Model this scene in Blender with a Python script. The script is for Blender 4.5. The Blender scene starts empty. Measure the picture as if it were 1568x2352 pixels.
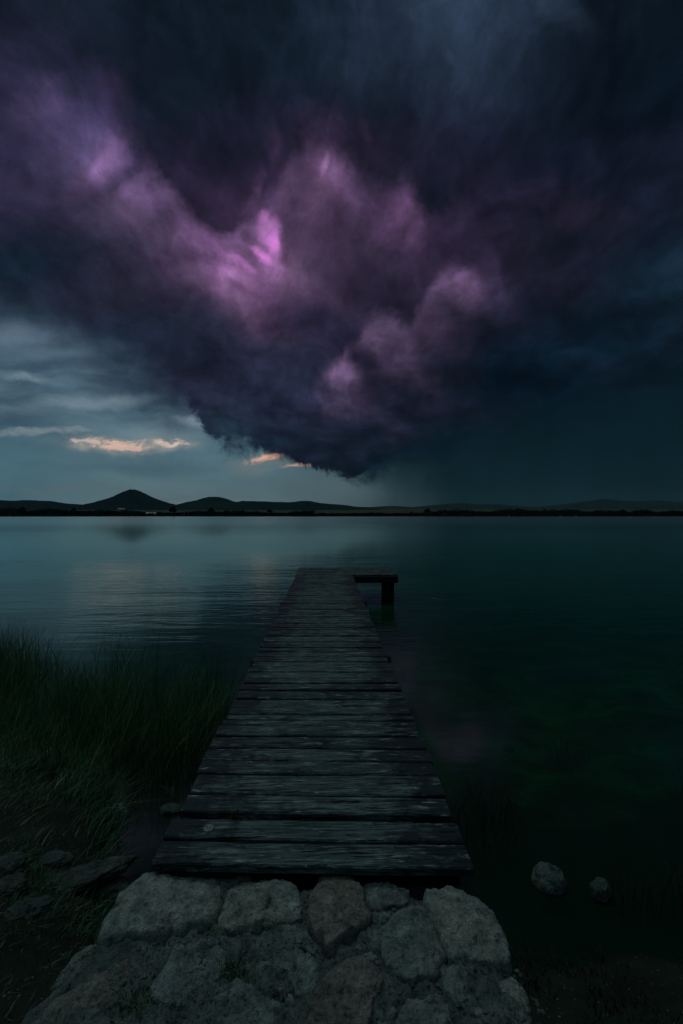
import bpy, math, random
import numpy as np
from mathutils import Vector, noise as mnoise

random.seed(7)
rng = np.random.default_rng(7)
S = bpy.context.scene
COL = S.collection
R = math.radians

# ------------------------------------------------------------------ camera
CAM_H = 2.38                       # metres above the lake
DECK = 0.764                       # deck level above the lake
F = 1045.0                         # focal length in units of the 1568 x 2352 picture
YAW, PITCH = R(-1.86), R(0.33)
cam = bpy.data.cameras.new('camera')
cam_o = bpy.data.objects.new('camera', cam); COL.objects.link(cam_o)
cam.sensor_fit = 'VERTICAL'; cam.sensor_height = 36; cam.sensor_width = 24
cam.lens = 36 * F / 2352
cam.clip_start = 0.05; cam.clip_end = 60000
cam_o.location = (0, 0, CAM_H)
cam_o.rotation_euler = (R(90) + PITCH, 0, YAW)
S.camera = cam_o

def ray(px, py):
    """unit direction of a point of the photograph (1568 x 2352 units)"""
    v = Vector(((px - 784) / F, 1.0, -(py - 1176) / F))
    c, s = math.cos(PITCH), math.sin(PITCH)
    v = Vector((v.x, v.y * c - v.z * s, v.y * s + v.z * c))
    c, s = math.cos(YAW), math.sin(YAW)
    return Vector((v.x * c - v.y * s, v.x * s + v.y * c, v.z)).normalized()

def at(px, py, z=0.0):
    """where the sight line meets the level z (ground, deck, water)"""
    d = ray(px, py); t = (z - CAM_H) / d.z
    return (d.x * t, d.y * t, z)

def far(px, py, dist):
    d = ray(px, py); t = dist / d.y
    return (d.x * t, dist, CAM_H + d.z * t)

# ------------------------------------------------------------------ colour management
S.view_settings.view_transform = 'Standard'
S.view_settings.look = 'None'
S.view_settings.exposure = 0.0
S.view_settings.gamma = 1.0

def lin(c):
    o = []
    for v in c[:3]:
        v /= 255.0
        o.append(v / 12.92 if v <= 0.04045 else ((v + 0.055) / 1.055) ** 2.4)
    return (o[0], o[1], o[2], 1.0)

# ------------------------------------------------------------------ world: a storm sky, defined by direction
class NT:
    """small helper to write node graphs"""
    def __init__(s, tree): s.t = tree; s.l = tree.links
    def n(s, kind, **kw):
        nd = s.t.nodes.new(kind)
        for k, v in kw.items(): setattr(nd, k, v)
        return nd
    def put(s, sock, val):
        if hasattr(val, 'is_output') or isinstance(val, bpy.types.NodeSocket): s.l.new(val, sock)
        elif val is not None: sock.default_value = val
    def math(s, op, a, b=None, c=None, clamp=False):
        nd = s.n('ShaderNodeMath', operation=op, use_clamp=clamp)
        s.put(nd.inputs[0], a); s.put(nd.inputs[1], b); s.put(nd.inputs[2], c)
        return nd.outputs[0]
    def vmath(s, op, a, b=None, c=None):
        nd = s.n('ShaderNodeVectorMath', operation=op)
        s.put(nd.inputs[0], a); s.put(nd.inputs[1], b)
        if c is not None: s.put(nd.inputs[2 if op != 'SCALE' else 3], c)
        return nd.outputs['Value'] if op in ('LENGTH', 'DOT_PRODUCT') else nd.outputs[0]
    def scale(s, a, f):
        nd = s.n('ShaderNodeVectorMath', operation='SCALE'); s.put(nd.inputs[0], a); s.put(nd.inputs[3], f); return nd.outputs[0]
    def noise(s, vec, scale, detail=6, rough=0.55, dist=0.0, lac=2.0, color=False):
        nd = s.n('ShaderNodeTexNoise'); s.put(nd.inputs['Vector'], vec)
        nd.inputs['Scale'].default_value = scale; nd.inputs['Detail'].default_value = detail
        nd.inputs['Roughness'].default_value = rough; nd.inputs['Distortion'].default_value = dist
        nd.inputs['Lacunarity'].default_value = lac
        return nd.outputs['Color' if color else 'Fac']
    def smooth(s, v, a, b, lo=0.0, hi=1.0, kind='SMOOTHSTEP'):
        nd = s.n('ShaderNodeMapRange', interpolation_type=kind)
        s.put(nd.inputs[0], v); s.put(nd.inputs[1], a); s.put(nd.inputs[2], b); s.put(nd.inputs[3], lo); s.put(nd.inputs[4], hi)
        return nd.outputs[0]
    def mix(s, f, a, b, blend='MIX'):
        nd = s.n('ShaderNodeMix', data_type='RGBA', blend_type=blend)
        s.put(nd.inputs[0], f); s.put(nd.inputs[6], a); s.put(nd.inputs[7], b)
        return nd.outputs[2]
    def mapping(s, vec, loc=(0,0,0), rot=(0,0,0), scl=(1,1,1), kind='POINT'):
        nd = s.n('ShaderNodeMapping', vector_type=kind); s.put(nd.inputs[0], vec)
        nd.inputs[1].default_value = loc; nd.inputs[2].default_value = rot; nd.inputs[3].default_value = scl
        return nd.outputs[0]
    def ramp(s, v, stops, interp='LINEAR'):
        nd = s.n('ShaderNodeValToRGB'); cr = nd.color_ramp; cr.interpolation = interp
        while len(cr.elements) < len(stops): cr.elements.new(0.5)
        for e, (p, c) in zip(cr.elements, stops): e.position = p; e.color = c
        s.put(nd.inputs[0], v); return nd.outputs[0]

SUN_ELEV, SUN_AZ = 66.0, 325.0      # soft veiled daylight, high and ahead to the left (azimuth clockwise from +Y)
W = bpy.data.worlds.new('World'); S.world = W
W.use_nodes = True
wt = NT(W.node_tree)
for n_ in list(W.node_tree.nodes): W.node_tree.nodes.remove(n_)

def chart(d):                       # stereographic chart of the sky dome about +Y
    return (d.x / (1 + d.y), d.z / (1 + d.y))

def build_sky():
    tc = wt.n('ShaderNodeTexCoord').outputs['Generated']
    sep = wt.n('ShaderNodeSeparateXYZ'); wt.l.new(tc, sep.inputs[0])
    dx, dy, dz = sep.outputs
    den = wt.math('MAXIMUM', wt.math('ADD', dy, 1.0), 0.02)
    cu = wt.math('DIVIDE', dx, den); cv = wt.math('DIVIDE', dz, den)
    comb = wt.n('ShaderNodeCombineXYZ'); wt.l.new(cu, comb.inputs[0]); wt.l.new(cv, comb.inputs[1])
    P = comb.outputs[0]
    # plane of the cloud deck: features stretch towards the viewer and crowd at the horizon
    zz = wt.math('ADD', wt.math('MAXIMUM', dz, 0.0), 0.16)
    comb2 = wt.n('ShaderNodeCombineXYZ')
    wt.l.new(wt.math('DIVIDE', dx, zz), comb2.inputs[0]); wt.l.new(wt.math('DIVIDE', dy, zz), comb2.inputs[1])
    Q = comb2.outputs[0]
    # warps
    HALF = (0.5, 0.5, 0.5)
    def warp(vec, src, scale, amt, detail=5, rough=0.55):
        c = wt.noise(src, scale, detail, rough, color=True)
        return wt.vmath('ADD', vec, wt.scale(wt.vmath('SUBTRACT', c, HALF), amt))
    Qs = wt.mapping(Q, rot=(0, 0, R(-12)), scl=(1.0, 0.45, 1))
    Pa = warp(P, Qs, 1.1, 0.16, 3, 0.5)
    Pw = warp(Pa, P, 13.0, 0.055, 6, 0.6)              # wispy
    Ph = warp(P, P, 16.0, 0.030, 7, 0.62)              # tight detail for edges and small lit scraps
    nQ = wt.noise(Qs, 1.7, 7, 0.58, 0.3)
    Qf = wt.mapping(Q, rot=(0, 0, R(-6)), scl=(1.0, 0.8, 1))
    nF = wt.noise(Qf, 4.2, 8, 0.57, 0.35)              # flame-like tatters, running with the cloud deck
    nP = wt.noise(Pa, 9.0, 8, 0.62, 0.2)
    nS = wt.noise(wt.mapping(Ph, scl=(1.0, 4.5, 1), rot=(0, 0, R(3))), 9.0, 6, 0.6)   # level streaks
    rag = wt.math('ADD', wt.math('MULTIPLY', wt.math('SUBTRACT', nQ, 0.5), 0.5), wt.math('MULTIPLY', wt.math('SUBTRACT', nP, 0.5), 0.9))
    rag = wt.math('ADD', rag, wt.math('MULTIPLY', wt.math('SUBTRACT', nF, 0.5), 0.85))

    def blob(col, px, py, rx, ry, color, a=1.0, rot=0.0, ragged=0.4, vec=None, hard=0.0, nz=None):
        """a soft lit or dark mass of cloud centred on one direction of the sky"""
        c = Vector(chart(ray(px, py)))
        k = (Vector(chart(ray(px + 20, py))) - c).length / 20
        kv = (Vector(chart(ray(px, py + 20))) - c).length / 20
        m = wt.mapping(vec or Pw, (c.x, c.y, 0), (0, 0, R(-rot)), (rx * k, ry * kv, 1), 'TEXTURE')
        g = wt.n('ShaderNodeTexGradient', gradient_type='SPHERICAL'); wt.l.new(m, g.inputs[0])
        v = g.outputs['Fac']
        if ragged:
            # noise only acts where the blob already is
            v = wt.math('MULTIPLY', v, wt.math('MULTIPLY_ADD', nz or rag, ragged * 2.2, 1.0))
        f = wt.smooth(v, 0.0 + 0.45 * hard, 1.0 - 0.45 * hard, 0.0, a)
        return wt.mix(f, col, lin(color))

    fine0 = wt.math('MULTIPLY', wt.math('SUBTRACT', wt.noise(P, 30.0, 6, 0.68, 0.3), 0.5), 0.045)
    def above(pts_px, vec):
        """height over a cloud outline given as a curve over bearing (positive above it)"""
        fc = wt.n('ShaderNodeFloatCurve'); cm = fc.mapping; crv = cm.curves[0]
        U0, U1, V1 = -0.8, 0.8, 0.5
        pts = []
        for ex, ey in pts_px:
            u, v = chart(ray(ex, ey)); pts.append(((u - U0) / (U1 - U0), v / V1))
        while len(crv.points) < len(pts): crv.points.new(0.5, 0.5)
        for p_, q_ in zip(crv.points, pts): p_.location = q_; p_.handle_type = 'AUTO'
        cm.update()
        cw = wt.n('ShaderNodeSeparateXYZ'); wt.l.new(vec, cw.inputs[0])
        wt.l.new(wt.smooth(cw.outputs[0], U0, U1, kind='LINEAR'), fc.inputs['Value'])
        return wt.math('SUBTRACT', cw.outputs[1], wt.math('MULTIPLY', fc.outputs[0], V1))

    shred = wt.math('MULTIPLY', wt.math('SUBTRACT', wt.noise(wt.mapping(Ph, scl=(1, 2.6, 1), rot=(0, 0, R(-10))), 30.0, 8, .74, .9), .5), 4.2)
    # ---- low open sky under the storm (bright on the left, rain dark on the right)
    rampL = wt.ramp(wt.smooth(cv, 0.0, 0.26, kind='LINEAR'),
        [(0.0, lin((88, 108, 112))), (0.10, lin((84, 107, 114))), (0.25, lin((80, 110, 122))), (0.45, lin((88, 114, 128))), (0.65, lin((70, 94, 112))), (1.0, lin((46, 70, 88)))])
    rampR = wt.ramp(wt.smooth(cv, 0.0, 0.26, kind='LINEAR'),
        [(0.0, lin((10, 31, 38))), (0.25, lin((9, 31, 39))), (0.55, lin((4, 24, 32))), (1.0, lin((4, 22, 34)))])
    uL = chart(ray(600, 1150))[0]; uR = chart(ray(1090, 1150))[0]
    rain = wt.noise(wt.mapping(P, rot=(0, 0, R(14)), scl=(1, .16, 1)), 22.0, 5, .6, .3)
    slant = wt.math('ADD', wt.math('ADD', cu, wt.math('MULTIPLY', wt.math('SUBTRACT', rain, .5), 0.05)), wt.math('MULTIPLY', cv, .45))
    rampR = wt.mix(1.0, rampR, wt.ramp(rain, [(.3, (.88, .90, .90, 1)), (.7, (1.12, 1.1, 1.1, 1))]), 'MULTIPLY')
    low = wt.mix(wt.smooth(slant, uL, uR), rampL, rampR)
    low = blob(low, -60, 1100, 460, 240, (64, 98, 112), .9, 0, .2, Ph)
    low = blob(low, 150, 1120, 220, 16, (84, 100, 106), .6, 0, .3, Ph)
    low = blob(low, 430, 1140, 260, 14, (80, 96, 104), .5, 0, .3, Ph)
    low = blob(low, 330, 1075, 260, 26, (58, 86, 100), .5, 0, .3, Ph)
    # streaks in the open sky
    st = wt.smooth(nS, 0.40, 0.66)
    up = wt.smooth(cv, chart(ray(784, 1090))[1], chart(ray(784, 960))[1])
    leftm = wt.smooth(cu, chart(ray(620, 1000))[0], chart(ray(420, 1000))[0])
    fdk = wt.math('MULTIPLY', wt.math('MULTIPLY', wt.math('SUBTRACT', 1.0, st), up), leftm)
    low = wt.mix(wt.math('MULTIPLY', fdk, 0.7), low, lin((46, 68, 86)))
    low = blob(low, 40, 765, 190, 46, (104, 128, 148), .9, -10, .8, Ph)
    low = blob(low, 60, 860, 90, 16, (138, 156, 172), .9, 6, 1.0, Ph)
    low = blob(low, 170, 810, 210, 34, (96, 120, 138), .85, -10, .8, Ph)
    low = blob(low, 120, 838, 200, 24, (52, 74, 94), .8, -10, .7, Ph)
    low = blob(low, 190, 925, 280, 34, (112, 134, 146), .85, -10, .8, Ph)
    low = blob(low, 300, 890, 200, 26, (58, 80, 98), .7, -10, .7, Ph)
    low = blob(low, 60, 960, 200, 34, (52, 76, 94), .7, -4, .6, Ph)
    low = blob(low, 300, 985, 260, 40, (104, 132, 144), .75, 4, .4, Ph)
    low = blob(low, 450, 975, 60, 22, (128, 146, 156), .8, 10, .7, Ph)
    low = blob(low, 400, 985, 110, 22, (72, 96, 110), .75, 4, .5, Ph)
    low = blob(low, 90, 990, 170, 12, (128, 142, 148), .6, -6, .9, Ph, 0, shred)
    low = blob(low, 310, 1014, 230, 44, (118, 134, 140), .7, -2, .5, Ph)
    low = blob(low, 620, 1060, 140, 36, (116, 124, 124), .6, -10, .5, Ph)
    low = blob(low, 300, 1022, 205, 26, (158, 156, 152), .8, 1, .7, Ph, 0.0, shred)
    low = blob(low, 272, 1016, 100, 20, (222, 188, 170), 1, 0, .9, Ph, 0.15, shred)
    low = blob(low, 300, 1027, 60, 9, (214, 180, 162), .9, 0, .9, Ph, 0.1, shred)
    low = blob(low, 392, 1020, 50, 13, (216, 192, 178), 1, 3, .9, Ph, 0.15, shred)
    low = blob(low, 200, 1012, 60, 5, (190, 176, 168), .9, 8, .9, Ph, .3, shred)
    low = blob(low, 612, 1056, 64, 13, (220, 170, 148), 1, -8, .8, Ph, 0.15, shred)
    low = blob(low, 690, 1072, 50, 7, (186, 150, 136), .9, -8, .7, Ph, 0.1, shred)
    low = wt.mix(1.0, low, wt.ramp(wt.noise(wt.mapping(Ph, scl=(1, 2.4, 1), rot=(0, 0, R(-12))), 7.0, 7, .6, .4), [(.3, (.82, .84, .86, 1)), (.5, (1, 1, 1, 1)), (.72, (1.22, 1.2, 1.18, 1))]), 'MULTIPLY')
    low = blob(low, 760, 1120, 160, 60, (78, 98, 104), .8, 6, .3, Ph)

    # ---- the storm cloud: upper dark deck
    d = lin((14, 24, 35))
    d = blob(d, 60, 60, 330, 260, (26, 32, 46), .7)
    d = blob(d, 760, 30, 640, 200, (16, 28, 39), .8)
    d = blob(d, 960, 70, 420, 300, (42, 56, 76), .95, 20, .2)
    d = blob(d, 1240, 20, 150, 50, (48, 63, 82), .5, 35, .4)
    d = blob(d, 1500, 330, 520, 420, (2, 16, 26), .95, 0, .2)
    d = blob(d, 20, 250, 330, 190, (38, 37, 60), .8, -30, .4)
    d = blob(d, 1150, 450, 560, 330, (18, 19, 33), .95, 0, .3)
    d = blob(d, 560, 400, 520, 230, (34, 30, 50), .92, -8, .5)
    d = blob(d, 420, 330, 260, 130, (26, 26, 44), .9, -38, .6)
    d = blob(d, 760, 330, 300, 110, (34, 29, 47), .7, 0, .8)
    d = blob(d, 540, 450, 200, 120, (48, 36, 58), .8, 10, 1.0)
    d = blob(d, 240, 235, 110, 70, (44, 38, 62), .7, -60, 1.1)
    d = blob(d, 400, 350, 40, 90, (46, 39, 62), .75, 10, 1.1)
    d = blob(d, 600, 330, 36, 90, (54, 42, 66), .75, 10, 1.1)
    d = blob(d, 545, 400, 30, 80, (66, 48, 74), .75, 14, 1.1)
    d = blob(d, 650, 390, 60, 60, (74, 54, 80), .75, 14, 1.1)
    d = blob(d, 470, 400, 26, 60, (48, 38, 60), .7, 6, 1.1)
    d = blob(d, 820, 290, 24, 50, (48, 38, 60), .6, -14, 1.1)
    # ---- lit bodies under the first edge
    c = lin((18, 24, 38))
    c = blob(c, 1560, 640, 330, 190, (19, 39, 53), .85, 12, .3)
    c = blob(c, 60, 420, 520, 420, (46, 43, 72), .95, -30, .3)
    c = blob(c, 380, 600, 560, 400, (54, 47, 69), .95, -30, .35)
    c = blob(c, 700, 560, 560, 440, (70, 54, 80), .95, 0, .3)
    c = blob(c, 1000, 540, 300, 260, (40, 32, 51), .85, 30, .4)
    c = blob(c, 1280, 440, 260, 70, (36, 31, 47), .7, 30, .6)
    c = blob(c, 1240, 580, 300, 160, (24, 24, 38), .85, 30, .5)
    c = blob(c, 950, 760, 420, 260, (50, 43, 64), .85, 30, .4)
    c = blob(c, 600, 900, 420, 240, (36, 40, 60), .85, -10, .3)
    c = blob(c, 170, 340, 240, 80, (66, 59, 88), .85, -44, .5)
    c = blob(c, 330, 480, 310, 110, (80, 66, 94), .85, -38, .5)
    c = blob(c, 600, 620, 320, 230, (90, 70, 98), .92, 40, .5)
    c = blob(c, 725, 470, 190, 200, (82, 62, 90), .9, 40, .6)
    c = blob(c, 650, 470, 50, 60, (54, 42, 62), .8, -20, 1.0)
    c = blob(c, 840, 560, 120, 90, (50, 40, 58), .8, 30, .9)
    c = blob(c, 110, 270, 170, 50, (66, 58, 86), .85, -46, .5)
    c = blob(c, 230, 370, 190, 56, (98, 78, 114), .9, -50, .5)
    c = blob(c, 330, 470, 160, 50, (94, 75, 108), .9, -42, .5)
    c = blob(c, 450, 570, 150, 60, (92, 72, 104), .85, -40, .5)
    c = blob(c, 420, 540, 180, 70, (90, 70, 102), .7, -34, .7)
    c = blob(c, 560, 625, 210, 140, (128, 93, 135), .95, 35, .6)
    c = blob(c, 730, 400, 70, 90, (118, 88, 126), .85, 12, .9)
    c = blob(c, 912, 480, 95, 100, (90, 66, 98), .9, 20, .6)
    # crests glow where the light comes over the edge
    E1 = [(-900, 150), (-300, 120), (-60, 150), (50, 200), (130, 262), (200, 300), (240, 290), (290, 390), (340, 420), (400, 470), (440, 520), (480, 575), (520, 560), (560, 520), (595, 478), (640, 470),
          (660, 400), (735, 335), (775, 375), (830, 470), (875, 490), (930, 425), (960, 470), (1020, 510), (1130, 470), (1300, 385), (1420, 330), (1568, 300), (2400, 200)]
    o1 = wt.math('ADD', above(E1, Ph), wt.math('MULTIPLY', wt.math('SUBTRACT', nF, .5), 0.075))
    o1 = wt.math('ADD', o1, fine0)
    crest = wt.math('MULTIPLY', wt.smooth(o1, -.038, -.004), wt.smooth(nP, .38, .62, .1, 1.0))
    gl_ = wt.mix(1.0, c, (1.55, 1.45, 1.58, 1), 'MULTIPLY')
    c = wt.mix(crest, c, gl_)
    # heart of the storm
    c = blob(c, 545, 610, 130, 46, (150, 104, 156), .85, 28, .9)
    c = blob(c, 607, 545, 50, 84, (160, 106, 166), .92, -8, .8)
    c = blob(c, 602, 500, 26, 24, (176, 114, 182), .85, -30, .8, Ph)
    c = blob(c, 612, 520, 44, 50, (168, 112, 174), .85, 0, .7, Ph, .3)
    c = blob(c, 624, 556, 22, 34, (212, 130, 214), .95, -20, .6, Ph, .25)
    c = blob(c, 600, 584, 42, 20, (206, 128, 208), .95, 32, .6, Ph, .25)
    c = blob(c, 566, 606, 50, 14, (178, 116, 182), .85, 30, .7, Ph, .2)
    c = blob(c, 500, 640, 50, 30, (122, 88, 128), .7, 40, .8, Ph, .2)
    c = blob(c, 590, 640, 60, 24, (126, 90, 132), .7, 30, .8, Ph, .2)
    c = blob(c, 560, 540, 26, 30, (70, 52, 78), .8, -30, .8, Ph, .3)
    c = blob(c, 660, 600, 40, 22, (80, 60, 86), .7, 30, .8, Ph, .2)
    c = blob(c, 540, 592, 36, 16, (166, 112, 172), .8, 30, .8, Ph)
    c = blob(c, 520, 632, 60, 20, (138, 98, 144), .7, 30, .8, Ph)
    c = blob(c, 556, 655, 60, 20, (90, 66, 96), .7, 30, .9, Ph)
    c = blob(c, 742, 380, 12, 36, (150, 112, 158), .85, 10, .6, Ph)
    c = blob(c, 232, 372, 100, 20, (124, 96, 142), .7, -52, .35, Pa)
    c = blob(c, 300, 425, 90, 26, (110, 86, 126), .6, -44, .6, Pa)
    c = wt.mix(wt.smooth(o1, wt.smooth(nP, .35, .6, -.008, -.022), wt.smooth(nP, .35, .6, .012, .05), 0, .94), c, d)
    # dark folds below the lights
    c = blob(c, 770, 780, 300, 120, (29, 28, 47), .92, 32, .6, None, .1)
    c = blob(c, 300, 810, 560, 165, (23, 34, 49), .92, -20, .4)
    c = blob(c, 60, 660, 480, 170, (17, 31, 44), .96, -18, .3)
    c = blob(c, 640, 880, 190, 130, (32, 36, 56), .85, 0, .4)
    # right-hand billows under the second edge
    c = blob(c, 900, 690, 260, 130, (28, 26, 43), .9, 35, .6)
    r_ = blob(c, 950, 750, 330, 130, (58, 50, 72), .95, 42, .4)
    r_ = blob(r_, 890, 785, 230, 95, (84, 69, 96), .97, 40, .4)
    r_ = blob(r_, 960, 720, 150, 80, (76, 61, 86), .9, 40, .4)
    r_ = blob(r_, 790, 880, 170, 74, (84, 69, 96), .95, 46, .4)
    r_ = blob(r_, 1045, 640, 120, 80, (78, 62, 88), .92, 46, .4)
    E2 = [(-900, 1500), (500, 1300), (650, 960), (700, 890), (735, 862), (785, 835), (810, 785), (850, 748), (895, 728), (935, 742), (975, 690), (1010, 630), (1045, 590), (1080, 612), (1115, 572), (1150, 640), (1300, 780), (1568, 900), (2400, 1500)]
    o2 = wt.math('ADD', above(E2, Ph), wt.math('MULTIPLY', wt.math('SUBTRACT', nF, .5), 0.030))
    o2 = wt.math('ADD', o2, fine0)
    r_ = wt.mix(wt.math('MULTIPLY', wt.smooth(o2, -.045, -.004), wt.smooth(nP, .4, .62)), r_, wt.mix(1.0, r_, (1.7, 1.55, 1.65, 1), 'MULTIPLY'))
    c = wt.mix(wt.smooth(o2, .014, -.008), c, r_)
    c = blob(c, 800, 980, 200, 90, (44, 44, 66), .6, 0, .5)
    # the black belly and the rain side
    c = blob(c, 1040, 880, 150, 80, (26, 31, 46), .85, 40, .5)
    c = blob(c, 1160, 760, 130, 80, (26, 30, 46), .85, 40, .5)
    c = blob(c, 1180, 890, 400, 260, (3, 17, 29), .97, 30, .3)
    c = blob(c, 1420, 800, 340, 200, (6, 25, 36), .7, 20, .3)
    c = blob(c, 900, 1055, 340, 120, (5, 20, 31), .97, 10, .5)
    c = blob(c, 620, 1005, 240, 70, (18, 34, 48), .9, -12, .5)
    c = blob(c, 500, 990, 110, 60, (28, 46, 58), .7, 0, .6)
    # light and dark clumps everywhere in the cloud
    c = wt.mix(1.0, c, wt.ramp(nQ, [(0.25, (.70, .70, .72, 1)), (0.5, (1, 1, 1, 1)), (0.78, (1.35, 1.34, 1.35, 1))]), 'MULTIPLY')
    c = wt.mix(1.0, c, wt.ramp(nF, [(0.28, (.52, .53, .57, 1)), (0.5, (1, 1, 1, 1)), (0.72, (1.6, 1.55, 1.6, 1))]), 'MULTIPLY')
    c = wt.mix(1.0, c, wt.ramp(nP, [(0.2, (.80, .80, .82, 1)), (0.5, (1, 1, 1, 1)), (0.8, (1.22, 1.2, 1.24, 1))]), 'MULTIPLY')

    nD = wt.noise(wt.mapping(Pw, rot=(0, 0, R(-20)), scl=(1.5, 1, 1)), 26.0, 7, 0.68, 0.4)
    c = wt.mix(1.0, c, wt.ramp(nD, [(0.3, (.72, .72, .73, 1)), (0.5, (1, 1, 1, 1)), (0.7, (1.36, 1.34, 1.37, 1))]), 'MULTIPLY')

    # ---- edge of the cloud: height of its base as a function of bearing
    edge = [(-900, 640), (-300, 715), (0, 738), (120, 778), (230, 844), (330, 905), (400, 945), (455, 958), (468, 985), (482, 1022), (560, 1030), (620, 1044),
            (690, 1066), (760, 1090), (820, 1100), (900, 1094), (1000, 1050), (1120, 1000), (1300, 940), (1568, 850), (2400, 800)]
    fine = wt.math('MULTIPLY', wt.math('SUBTRACT', wt.noise(wt.mapping(P, rot=(0, 0, R(25)), scl=(1, .9, 1)), 24.0, 8, 0.72, 0.6), 0.5), 0.048)
    over = wt.math('ADD', above(edge, Ph), fine)
    # softness: crisp where the shelf stands against the light, soft elsewhere
    uc = [chart(ray(x, 1000))[0] for x in (380, 460, 800, 1000)]
    soft = wt.math('ADD', wt.smooth(cu, uc[0], uc[1], 0.055, 0.005), wt.smooth(cu, uc[2], uc[3], 0.0, 0.05))
    tip = wt.math('MULTIPLY', wt.smooth(cu, uc[1] + .06, uc[1]), wt.smooth(cu, uc[0], uc[1]))
    over = wt.math('ADD', over, wt.math('MULTIPLY', tip, wt.math('MULTIPLY', wt.math('SUBTRACT', wt.noise(Ph, 26.0, 6, .7, 1.2), .5), .10)))
    soft = wt.math('ADD', soft, wt.smooth(nP, .40, .62, -.001, .010))
    M = wt.smooth(wt.math('DIVIDE', over, soft), -0.8, 0.9)
    sky = wt.mix(M, low, c)

    # ---- behind and overhead of the viewer: thinner cloud, daylight sky glowing through
    nish = wt.n('ShaderNodeTexSky', sky_type='NISHITA'); nish.sun_disc = False
    nish.sun_elevation = R(SUN_ELEV); nish.sun_rotation = R(SUN_AZ)
    nish.air_density = 1.5; nish.dust_density = 3.0
    dayl = wt.mix(1.0, nish.outputs[0], (0.05, 0.05, 0.05, 1), 'MULTIPLY')
    veil = wt.mix(wt.smooth(nQ, 0.3, 0.7, .55, .85), dayl, lin((104, 128, 134)))
    back = wt.math('MULTIPLY', wt.math('MULTIPLY', wt.smooth(dy, 0.50, -0.05), wt.smooth(dz, .05, .75)), wt.smooth(dy, -0.95, -0.45))
    sky = wt.mix(back, sky, veil)
    bg = wt.n('ShaderNodeBackground'); wt.l.new(sky, bg.inputs[0]); bg.inputs[1].default_value = 1.0
    out = wt.n('ShaderNodeOutputWorld'); wt.l.new(bg.outputs[0], out.inputs[0])
build_sky()

sun = bpy.data.lights.new('sun', 'SUN'); sun_o = bpy.data.objects.new('sun', sun); COL.objects.link(sun_o)
sun.energy = 0.5; sun.angle = R(18); sun.color = (0.93, 1.0, 0.98)
az, el = R(SUN_AZ), R(SUN_ELEV)
sd = Vector((math.sin(az) * math.cos(el), math.cos(az) * math.cos(el), math.sin(el)))
sun_o.rotation_euler = sd.to_track_quat('Z', 'Y').to_euler()
sun_o.location = (0, -5, 30)

# ------------------------------------------------------------------ object helpers
def link(o, parent=None):
    COL.objects.link(o)
    if parent: o.parent = parent
    return o
def tag(o, label=None, cat=None, group=None, kind=None):
    if label: o['label'] = label
    if cat: o['category'] = cat
    if group: o['group'] = group
    if kind: o['kind'] = kind
    return o
def empty(name, loc=(0,0,0), rz=0.0):
    o = bpy.data.objects.new(name, None); o.location = loc; o.rotation_euler.z = rz; o.empty_display_size = .2
    return link(o)
def mesh(name, verts, faces, mat, parent=None, smooth=True, offset=(0,0,0)):
    me = bpy.data.meshes.new(name)
    v = np.asarray(verts, dtype=float) - np.asarray(offset, dtype=float)
    me.from_pydata(v.tolist(), [], faces if isinstance(faces, list) else faces.tolist())
    if smooth: me.polygons.foreach_set('use_smooth', [True] * len(me.polygons))
    me.materials.append(mat); me.update()
    return link(bpy.data.objects.new(name, me), parent)
def fbm(p, s, o=4, seed=0.0):
    return mnoise.fractal(Vector((p[0] * s + seed, p[1] * s - seed * 1.7, p[2] * s + seed * .6)), 1.0, 2.0, o)

# ------------------------------------------------------------------ materials
def material(name):
    m = bpy.data.materials.new(name); m.use_nodes = True
    t = NT(m.node_tree); b = m.node_tree.nodes['Principled BSDF']
    return m, t, b
def obj_co(t): return t.n('ShaderNodeTexCoord').outputs['Object']
def pos_co(t): return t.n('ShaderNodeNewGeometry').outputs['Position']
def bump(t, b, h, strength=0.5, dist=0.01, prev=None):
    nd = t.n('ShaderNodeBump'); nd.inputs['Strength'].default_value = strength; nd.inputs['Distance'].default_value = dist
    t.l.new(h, nd.inputs['Height'])
    if prev: t.l.new(prev, nd.inputs['Normal'])
    t.l.new(nd.outputs[0], b.inputs['Normal']); return nd.outputs[0]
def g(v, a=1.0): return (v, v, v, a)

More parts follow.
